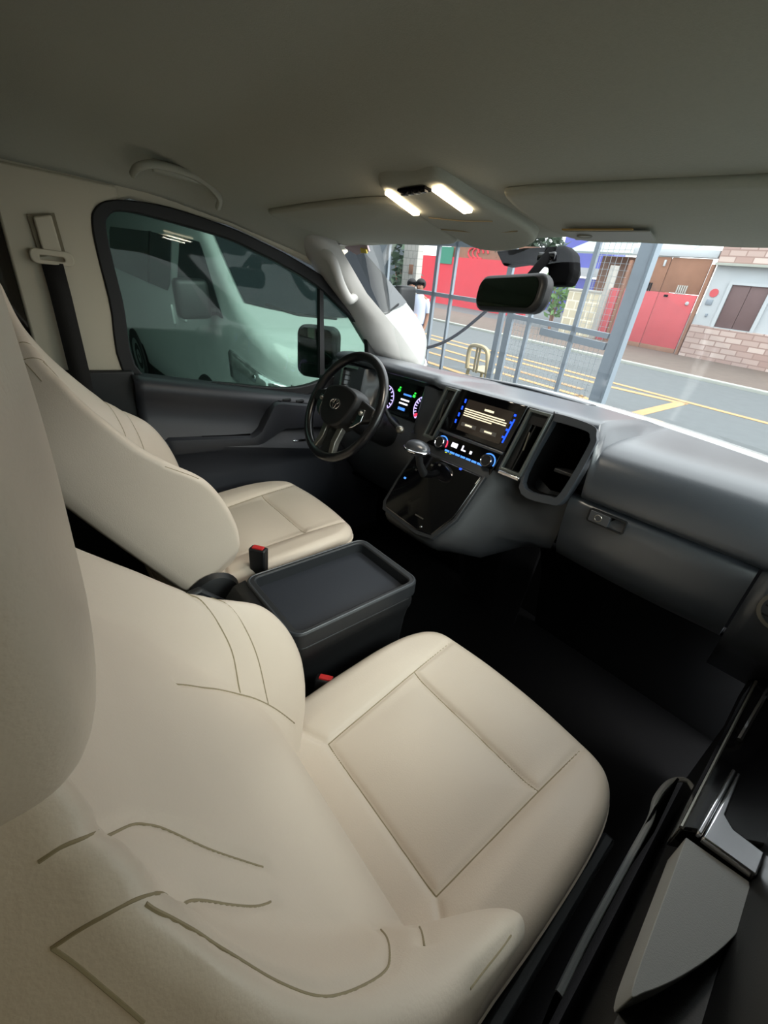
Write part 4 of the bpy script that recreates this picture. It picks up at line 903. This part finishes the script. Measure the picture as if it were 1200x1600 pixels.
# red double gate
G = othing('red_gate', 'red painted gate with brown boarded upper half beside the white house', 'gate', (-5.45, 13.05, 0))
for s in (-1, 1):
    mb = MB(); mb.box((s * .46, 0, .78), (.90, .06, 1.26), .01); lf = obj('gate_leaf', mb, 'redgate', G)
    mb = MB(); mb.box((s * .46, 0, .09), (.90, .06, .16), .01); obj('rusty_foot', mb, 'brown', lf)
    mb = MB(); mb.box((s * .46, .02, 1.80), (.90, .05, .76), .01); obj('upper_board', mb, 'brown', lf)
mb = MB(); mb.box((.2, -.04, 1.34), (.10, .03, .05), .01); obj('gate_bolt', mb, 'matte', G)
mb = MB(); mb.ball((.76, -.05, 1.22), .045, (1, .5, 1), 12); obj('gate_lock', mb, 'wallwhite', G)
mb = MB(); mb.box((-.12, -.03, 2.05), (.05, .04, .14), .01); obj('gate_light', mb, 'wallwhite', G)
for k, x in enumerate((-.36, .5)):
    mb = MB()
    for j in range(5): mb.box((x + (j - 2) * .05, -.02, 1.50), (.03, .03, .20), .004)
    obj('gate_grating', mb, 'matte' if k == 0 else 'pillar', G)
mb = MB(); mb.box((.98, .0, .95), (.08, .10, 2.25), .01); mb.box((-.98, .0, .95), (.08, .10, 2.25), .01); obj('gate_post', mb, 'brown', G)
mb = MB(); mb.box((0, .1, 2.28), (2.02, .3, .16), .01); obj('canopy_beam', mb, 'wallwhite', G)
# red side gate, left of the post
mb = MB(); mb.box((0, 0, .72), (.25, .06, 1.35), .01); oobj('red_fence', mb, 'redgate', (-6.62, 13.05, 0), 'narrow red metal fence left of the red gate', 'fence')
# cream tiled fence with pillars
F = othing('cream_fence', 'low cream tiled fence wall left of the narrow red metal fence', 'fence', (-7.4, 13.0, 0))
mb = MB(); mb.box((0, .1, .62), (1.2, .2, 1.2)); obj('fence_wall', mb, 'cream', F)
mb = MB(); mb.box((.56, .05, .95), (.14, .26, 1.95), .01); obj('fence_pillar', mb, 'pillar', F)
mb = MB(); mb.box((-.02, .1, 1.25), (1.25, .26, .06), .01); obj('fence_cap', mb, 'pillar', F)
# house behind with roof sheet and shutter wall
B = othing('shed', 'grey roofed shed behind the cream tiled fence', 'shed', (-8.2, 15.6, 0))
mb = MB(); mb.box((.5, .5, 1.1), (2.4, .3, 2.3)); obj('shed_wall', mb, 'brown', B)
mb = MB(); mb.prism([(-1.4, -.8, 2.25), (2.2, -.8, 2.25), (2.2, .9, 2.75), (-1.4, .9, 2.75)], (0, 0, .06)); obj('roof_sheet', mb, 'roofgrey', B)
mb = MB(); mb.box((1.6, -.7, 1.2), (.08, .08, 2.2), .01); obj('shed_post', mb, 'wallwhite', B)
# leafy shrub
def shrub(name, label, loc, r, n, m, sz=.13):
    t = othing(name, label, 'plant', loc); rnd = random.Random(len(label)); mb = MB()
    for _ in range(n):
        a, b, c = rnd.uniform(-1, 1), rnd.uniform(-1, 1), rnd.uniform(0, 1)
        if a * a + b * b + (c - .5) ** 2 * 3 > 1.1: continue
        p = V((a * r[0], b * r[1], .25 * r[2] + c * r[2])); u = V((rnd.gauss(0, 1), rnd.gauss(0, 1), rnd.gauss(0, .6))).normalized(); w = u.cross(V((rnd.gauss(0, 1), rnd.gauss(0, 1), rnd.gauss(0, 1)))).normalized(); s = sz * rnd.uniform(.6, 1.2)
        mb.raw([p - u * s, p + w * s * .4, p + u * s, p - w * s * .4], [(0, 1, 2, 3)])
    obj('foliage', mb, m, t, 0)
    mb = MB()
    for k in range(5): mb.tube([(rnd.uniform(-.1, .1), rnd.uniform(-.1, .1), 0), (rnd.uniform(-.5, .5) * r[0], rnd.uniform(-.5, .5) * r[1], r[2] * .8)], [.03, .012], 6)
    obj('stem', mb, 'brown', t); return t
shrub('shrub', 'bright green shrub rising behind the cream tiled fence', (-8.75, 13.6, .0), (.5, .35, 1.6), 500, 'leaf')
shrub('shrub', 'dark leafy hedge on top of the long red wall', (-13.3, 15.75, 1.6), (3.0, .45, 1.3), 1800, 'darkleaf', .2)
# red wall, blue wall
R_ = othing('red_wall', 'long red street wall behind the gate with a teal painted corner', 'wall', (-14.2, 15.2, 0))
mb = MB(); mb.box((-.6, .1, .95), (7.4, .2, 1.9)); obj('wall_face', mb, 'redpaint', R_)
mb = MB(); mb.box((-1.75, -.01, 1.95), (1.0, .05, .65)); obj('teal_panel', mb, 'teal', R_)
mb = MB(); mb.box((.8, .15, 2.15), (4.6, .1, .5)); obj('upper_boarding', mb, 'brown', R_)
for k in range(3):
    mb = MB(); mb.tube([(-.1 + .3 * math.cos(a) + .25 * k, .08, 2.1 + .2 * math.sin(a)) for a in [PI * 1.5 * j / 14 for j in range(15)]], .04, 6); obj('spray_paint', mb, 'redpaint', R_)
B2 = othing('blue_building', 'blue painted building far up the street behind the mirror', 'building', (-12.5, 20.5, 0))
mb = MB(); mb.box((0, .5, .75), (2.6, 1, 1.5)); obj('lower_wall', mb, 'bluewall', B2)
mb = MB(); mb.box((0, .4, 1.75), (2.7, 1.1, .35)); obj('sign_band', mb, 'wallwhite', B2)
mb = MB(); mb.box((0.2, .6, 3.2), (2.6, 1, 2.6)); obj('upper_wall', mb, 'bluewall', B2)
# white pillar by the gate and dark house left of the street
P_ = othing('white_gate_pillar', 'white tiled gate pillar behind the two people', 'pillar', (-7.05, 5.9, 0))
mb = MB(); mb.box((0, .0, 1.1), (.42, .14, 2.2), .01); obj('shaft', mb, brickmat('white_tile', (176, 174, 168), (166, 165, 160), (140, 140, 136), .12, .12, msize=.006), P_)
mb = MB(); mb.box((0, 0, 2.22), (.50, .2, .08), .01); obj('cap', mb, 'pillar', P_)
mb = MB(); mb.box((.05, -.075, 1.5), (.12, .01, .16), .003); obj('notice', mb, 'brown', P_)
mb = MB(); mb.box((0, 0, 1.6), (4.2, .3, 3.2)); bb = oobj('dark_house_front', mb, mat('dark_window_front', (66, 76, 84), .5, noise=.2, nscale=2), (-11.9, 8.2, 0), 'dark shuttered house front beyond the white gate pillar', 'house')
shrub('shrub', 'tall dark green plant beside the white gate pillar', (-8.1, 6.6, 0), (.35, .35, 1.9), 420, 'darkleaf', .14)

# ------------------------------------------------------------------ steel gate of the forecourt (Y 4.5)
def bar(mb, x0, z0, x1, z1, w, d=.04, y=0.): 
    a, b = V((x0, y, z0)), V((x1, y, z1)); t_ = (b - a).normalized(); n = V((-t_.z, 0, t_.x)) * w / 2
    mb.prism([a - n, b - n, b + n, a + n], (0, d, 0)); return mb
def mesh_panel(x0, x1, z0, z1, st=.055):
    mb = MB(); r = .0016
    k = x0
    while k < x1: mb.box((k, .02, (z0 + z1) / 2), (r * 2, r * 2, z1 - z0)); k += st
    k = z0
    while k < z1: mb.box(((x0 + x1) / 2, .02, k), (x1 - x0, r * 2, r * 2)); k += st
    return mb
g1 = othing('steel_gate', 'left leaf of the grey steel gate, with a rail under the visor', 'gate', (-3.9, 4.5, 0), group=None)
ox = 3.9
for x, w in ((-4.87, .055), (-4.52, .038), (-6.0, .06)): obj('upright', bar(MB(), x + ox, .06, x + ox, 1.9, w), 'steel', g1)
obj('rail', bar(MB(), -6.4 + ox, 1.875, -3.62 + ox, 1.875, .07), 'steel', g1); obj('rail', bar(MB(), -6.4 + ox, 1.265, -3.62 + ox, 1.265, .05), 'steel', g1); obj('rail', bar(MB(), -6.4 + ox, .12, -3.62 + ox, .12, .06), 'steel', g1)
obj('upright', bar(MB(), -3.60 + ox, .03, -3.60 + ox, 1.9, .075), 'steel', g1)
g2 = othing('steel_gate', 'right leaf of the grey steel gate, with wire mesh and two middle rails', 'gate', (-2.8, 4.5, 0)); ox = 2.8
for x, w in ((-3.46, .09), (-3.18, .045), (-2.60, .045)): obj('upright', bar(MB(), x + ox, .06, x + ox, 1.93 if x > -3 else 1.25, w), 'steel', g2)
obj('rail', bar(MB(), -3.42 + ox, 1.165, -2.21 + ox, 1.14, .05), 'steel', g2); obj('rail', bar(MB(), -3.0 + ox, 1.065, -2.21 + ox, 1.04, .07), 'steel', g2); obj('rail', bar(MB(), -3.42 + ox, .12, -2.21 + ox, .12, .06), 'steel', g2)
obj('rail', bar(MB(), -3.42 + ox, 2.02, -2.21 + ox, 2.02, .07), 'steel', g2)
obj('wire_mesh', mesh_panel(-3.42 + ox, -2.23 + ox, .14, 1.13), 'wire', g2)
obj('wire_mesh', mesh_panel(-2.60 + ox, -2.23 + ox, 1.16, 2.0), 'wire', g2)
g3 = othing('gate_post', 'thick grey steel gate post standing right of the mesh gate', 'post', (-2.08, 4.5, 0))
obj('post', bar(MB(), -.04, 0, -.04, 2.6, .14, .1), 'steel', g3); obj('post_edge', bar(MB(), .035, 0, .035, 2.6, .022, .1, -.02), mat('pale_post_edge', (118, 130, 140), .6), g3, label='pale edge strip')
# strap hung between the gates
mb = MB(); pts = [(-3.75 - 1.15 * f, 4.42, 1.20 - .68 * f - .10 * math.sin(PI * f)) for f in [k / 20 for k in range(21)]]
mb.tube(pts, .022, 6); st_ = oobj('hanging_strap', mb, 'strap', (0, 0, 0), 'dark strap slung across the left leaf of the steel gate', 'strap')
# plastic chair behind the gate
c_ = othing('plastic_chair', 'beige plastic chair standing behind the left gate leaf', 'chair', (-4.05, 4.95, 0), PI); c_.scale = (.86, .86, .86)
mb = MB(); o = spline([(-.22, .20, .42), (-.215, .23, .62), (-.17, .25, .78), (0, .26, .82), (.17, .25, .78), (.215, .23, .62), (.22, .20, .42)], 6); mb.tube(o, .032, 8, flat=1.2); bkr = obj('backrest', mb, 'chair', c_)
for x in (-.03, .03):
    mb = MB(); mb.box((x, .245, .60), (.042, .015, .40), .004); obj('back_slat', mb, 'chair', bkr)
mb = MB(); mb.box((0, 0, .42), (.46, .44, .03), .012); obj('seat', mb, 'chair', c_)
for sx_ in (-1, 1):
    for sy_ in (-1, 1):
        mb = MB(); mb.tube([(sx_ * .20, sy_ * .18, .42), (sx_ * .225, sy_ * .23, 0)], [.03, .022], 8); obj('leg', mb, 'chair', c_)

# ------------------------------------------------------------------ people beyond the gate
def person(name, label, loc, rz, h, shirt, bag):
    t = othing(name, label, 'person', loc, rz); k = h / 1.65
    Vs = [(0, 0, .88), (0, .01, 1.06), (0, .02, 1.24), (0, .01, 1.36), (0, 0, 1.44), (0, -.015, 1.52), (0, -.02, 1.60),
          (.08, 0, .84), (.09, -.02, .46), (.09, .02, .08), (.09, -.10, .03), (-.08, 0, .84), (-.10, .0, .46), (-.10, .03, .08), (-.10, -.09, .03),
          (.16, .01, 1.34), (.20, .02, 1.08), (.19, -.08, .86), (-.16, .01, 1.34), (-.21, .02, 1.08), (-.16, -.14, .98)]
    R = [.13, .115, .13, .10, .05, .07, .085, .085, .055, .038, .03, .085, .055, .038, .03, .05, .04, .03, .05, .04, .03]
    E = [(0, 1), (1, 2), (2, 3), (3, 4), (4, 5), (5, 6), (0, 7), (7, 8), (8, 9), (9, 10), (0, 11), (11, 12), (12, 13), (13, 14), (3, 15), (15, 16), (16, 17), (3, 18), (18, 19), (19, 20)]
    for hand, d in ((17, 1), (20, -1)):
        b = V(Vs[hand]); pv = V(Vs[hand - 1]); dr_ = (b - pv).normalized(); side = dr_.cross(V((0, 1, 0))).normalized() if abs(dr_.y) < .9 else V((1, 0, 0))
        Vs.append(tuple(b + dr_ * .05)); R.append(.026); E.append((hand, len(Vs) - 1)); palm = len(Vs) - 1
        for q in range(4):
            f = V(Vs[palm]) + side * (q - 1.5) * .018 + dr_ * .03; Vs.append(tuple(f)); R.append(.009); E.append((palm, len(Vs) - 1))
            Vs.append(tuple(f + dr_ * (.035, .045, .04, .028)[q] + V((0, -.012, 0)))); R.append(.008); E.append((len(Vs) - 2, len(Vs) - 1))
        Vs.append(tuple(b + dr_ * .04 + V((0, -.045, 0)))); R.append(.010); E.append((hand, len(Vs) - 1))
    me = bpy.data.meshes.new('body'); me.from_pydata([tuple(c * k for c in v) for v in Vs], E, []); o = bpy.data.objects.new('body', me); COL.objects.link(o); o.parent = t
    md = o.modifiers.new('Skin', 'SKIN')
    for sv, r in zip(me.skin_vertices[0].data, R): sv.radius = (r * k, r * k)
    me.skin_vertices[0].data[0].use_root = True
    s_ = o.modifiers.new('Subsurf', 'SUBSURF'); s_.levels = 2; s_.render_levels = 2; me.materials.append(M['skin'])
    mb = MB(); mb.ball((0, -.105 * k, 1.555 * k), .014 * k, (.8, 1.2, 1.2), 8); obj('nose', mb, 'skin', t)
    for s in (-1, 1): obj('eye', MB().ball((s * .032 * k, -.098 * k, 1.585 * k), .009 * k, (1.2, .5, .8), 8), 'hair', t)
    mb = MB(); mb.ball((0, .005 * k, 1.605 * k), .105 * k, (.92, 1.0, .9), 16); bmesh.ops.delete(mb.bm, geom=[v for v in mb.bm.verts if v.co.y < -.055 * k and v.co.z < 1.63 * k], context='VERTS'); obj('hair', mb, 'hair', t, solid=.008)
    def ringsec(z, a, b, y=0.): return [V((a * math.cos(q) * k, (y + b * math.sin(q)) * k, z * k)) for q in [2 * PI * j / 20 for j in range(20)]]
    mb = MB(); mb.loft([ringsec(.86, .175, .14), ringsec(1.0, .155, .13, .01), ringsec(1.2, .175, .145, .015), ringsec(1.34, .18, .13, .01), ringsec(1.41, .10, .09, .005), ringsec(1.44, .06, .06)], closed=True)
    for s, a, b in ((1, Vs[15], Vs[16]), (-1, Vs[18], Vs[19])): mb.tube([V(a) * k + V((-s * .03, 0, .01)), V(a).lerp(V(b), .45) * k, V(a).lerp(V(b), .8) * k], [.07 * k, .062 * k, .058 * k], 12)
    obj('shirt', mb, shirt, t, 60)
    mb = MB(); mb.loft([ringsec(.94, .165, .135), ringsec(.80, .175, .135)], closed=True)
    for s, i in ((1, 7), (-1, 11)): mb.tube([V(Vs[i]) * k, V(Vs[i + 1]) * k, V(Vs[i + 2]) * k], [.098 * k, .07 * k, .056 * k], 12)
    obj('trousers', mb, 'jeans', t, 60)
    for s, i in ((1, 9), (-1, 13)):
        mb = MB(); mb.ball((Vs[i][0] * k, (Vs[i][1] - .06) * k, .045 * k), .06 * k, (.75, 1.9, .75), 12); obj('shoe', mb, 'black', t)
    if bag:
        mb = MB(); mb.box((-.10 * k, -.2 * k, .98 * k), (.26, .14, .22), .03); obj('held_bag', mb, 'bag', t)
    return t
person('person', 'person in a pale blue shirt and jeans holding a tan bag by the gate', (-5.55, 4.85, 0), .5, 1.38, 'shirt', True)
person('person', 'person in a dark grey shirt standing behind the one with the bag', (-5.95, 5.0, 0), .9, 1.36, 'shirt2', False)

# ------------------------------------------------------------------ carport around the neighbouring van
mb = MB(); mb.box((0, 0, 1.6), (.2, 12, 3.4)); oobj('garage_wall', mb, 'garage', (-9.2, -1.2, 0), 'dark back wall of the carport', kind='structure')
mb = MB(); mb.box((0, 0, 1.6), (8, .2, 3.4)); oobj('garage_side_wall', mb, 'garage', (-5.2, -4.2, 0), 'dark side wall of the carport', kind='structure')
mb = MB(); mb.box((0, 0, 0), (6.4, 7.6, .1)); oobj('van_shade_roof', mb, 'garage', (-6.2, .2, 3.0), 'unseen dark roof added to shade the neighbouring van', kind='structure')  # roof out of view, added and sized to keep daylight off the van

# ================================================================== LIGHT
w = bpy.data.worlds.new('overcast_sky'); SC.world = w; w.use_nodes = True; nt = w.node_tree
bg = nt.nodes['Background']; tcw = nt.nodes.new('ShaderNodeTexCoord'); sp_ = nt.nodes.new('ShaderNodeSeparateXYZ'); nt.links.new(tcw.outputs['Generated'], sp_.inputs[0])
rp = nt.nodes.new('ShaderNodeValToRGB'); rp.color_ramp.elements[0].position = .45; rp.color_ramp.elements[0].color = (.80, .84, .86, 1); rp.color_ramp.elements[1].position = .9; rp.color_ramp.elements[1].color = (.93, .97, 1., 1)
mp = nt.nodes.new('ShaderNodeMath'); mp.operation = 'MULTIPLY_ADD'; mp.inputs[1].default_value = .5; mp.inputs[2].default_value = .5
nt.links.new(sp_.outputs[2], mp.inputs[0]); nt.links.new(mp.outputs[0], rp.inputs[0]); nt.links.new(rp.outputs[0], bg.inputs[0]); bg.inputs[1].default_value = 2.35
def sun(rot, e, ang, col):
    l = bpy.data.lights.new('sun', 'SUN'); l.energy = e; l.angle = math.radians(ang); l.color = col; o = bpy.data.objects.new('sun', l); COL.objects.link(o); o.rotation_euler = rot; return o
def aim(d): return V(d).to_track_quat('-Z', 'Y').to_euler()
sun(aim((-.80, -.06, -.60)), 3.5, 45, (1, .985, .96))
def plight(name, p, e, r, col):
    l = bpy.data.lights.new(name, 'POINT'); l.energy = e; l.shadow_soft_size = r; l.color = col; o = bpy.data.objects.new(name, l); COL.objects.link(o); o.location = p; return o
def alight(name, p, d, e, sx, sy, col):
    l = bpy.data.lights.new(name, 'AREA'); l.shape = 'RECTANGLE'; l.size = sx; l.size_y = sy; l.energy = e; l.color = col; o = bpy.data.objects.new(name, l); COL.objects.link(o); o.location = p; o.rotation_euler = aim(d); return o
alight('reading_lamp', (-.09, .40, .935), (0, -.1, -1), .5, .03, .1, (1, .9, .74))
alight('reading_lamp', (.036, .41, .935), (0, -.1, -1), .5, .03, .1, (1, .9, .74))

SC.view_settings.view_transform = 'Standard'; SC.view_settings.look = 'None'; SC.view_settings.exposure = .63; SC.view_settings.gamma = 1; SC.view_settings.use_curve_mapping = False
SC.cycles.use_denoising = True; SC.cycles.max_bounces = 8; SC.cycles.transparent_max_bounces = 12
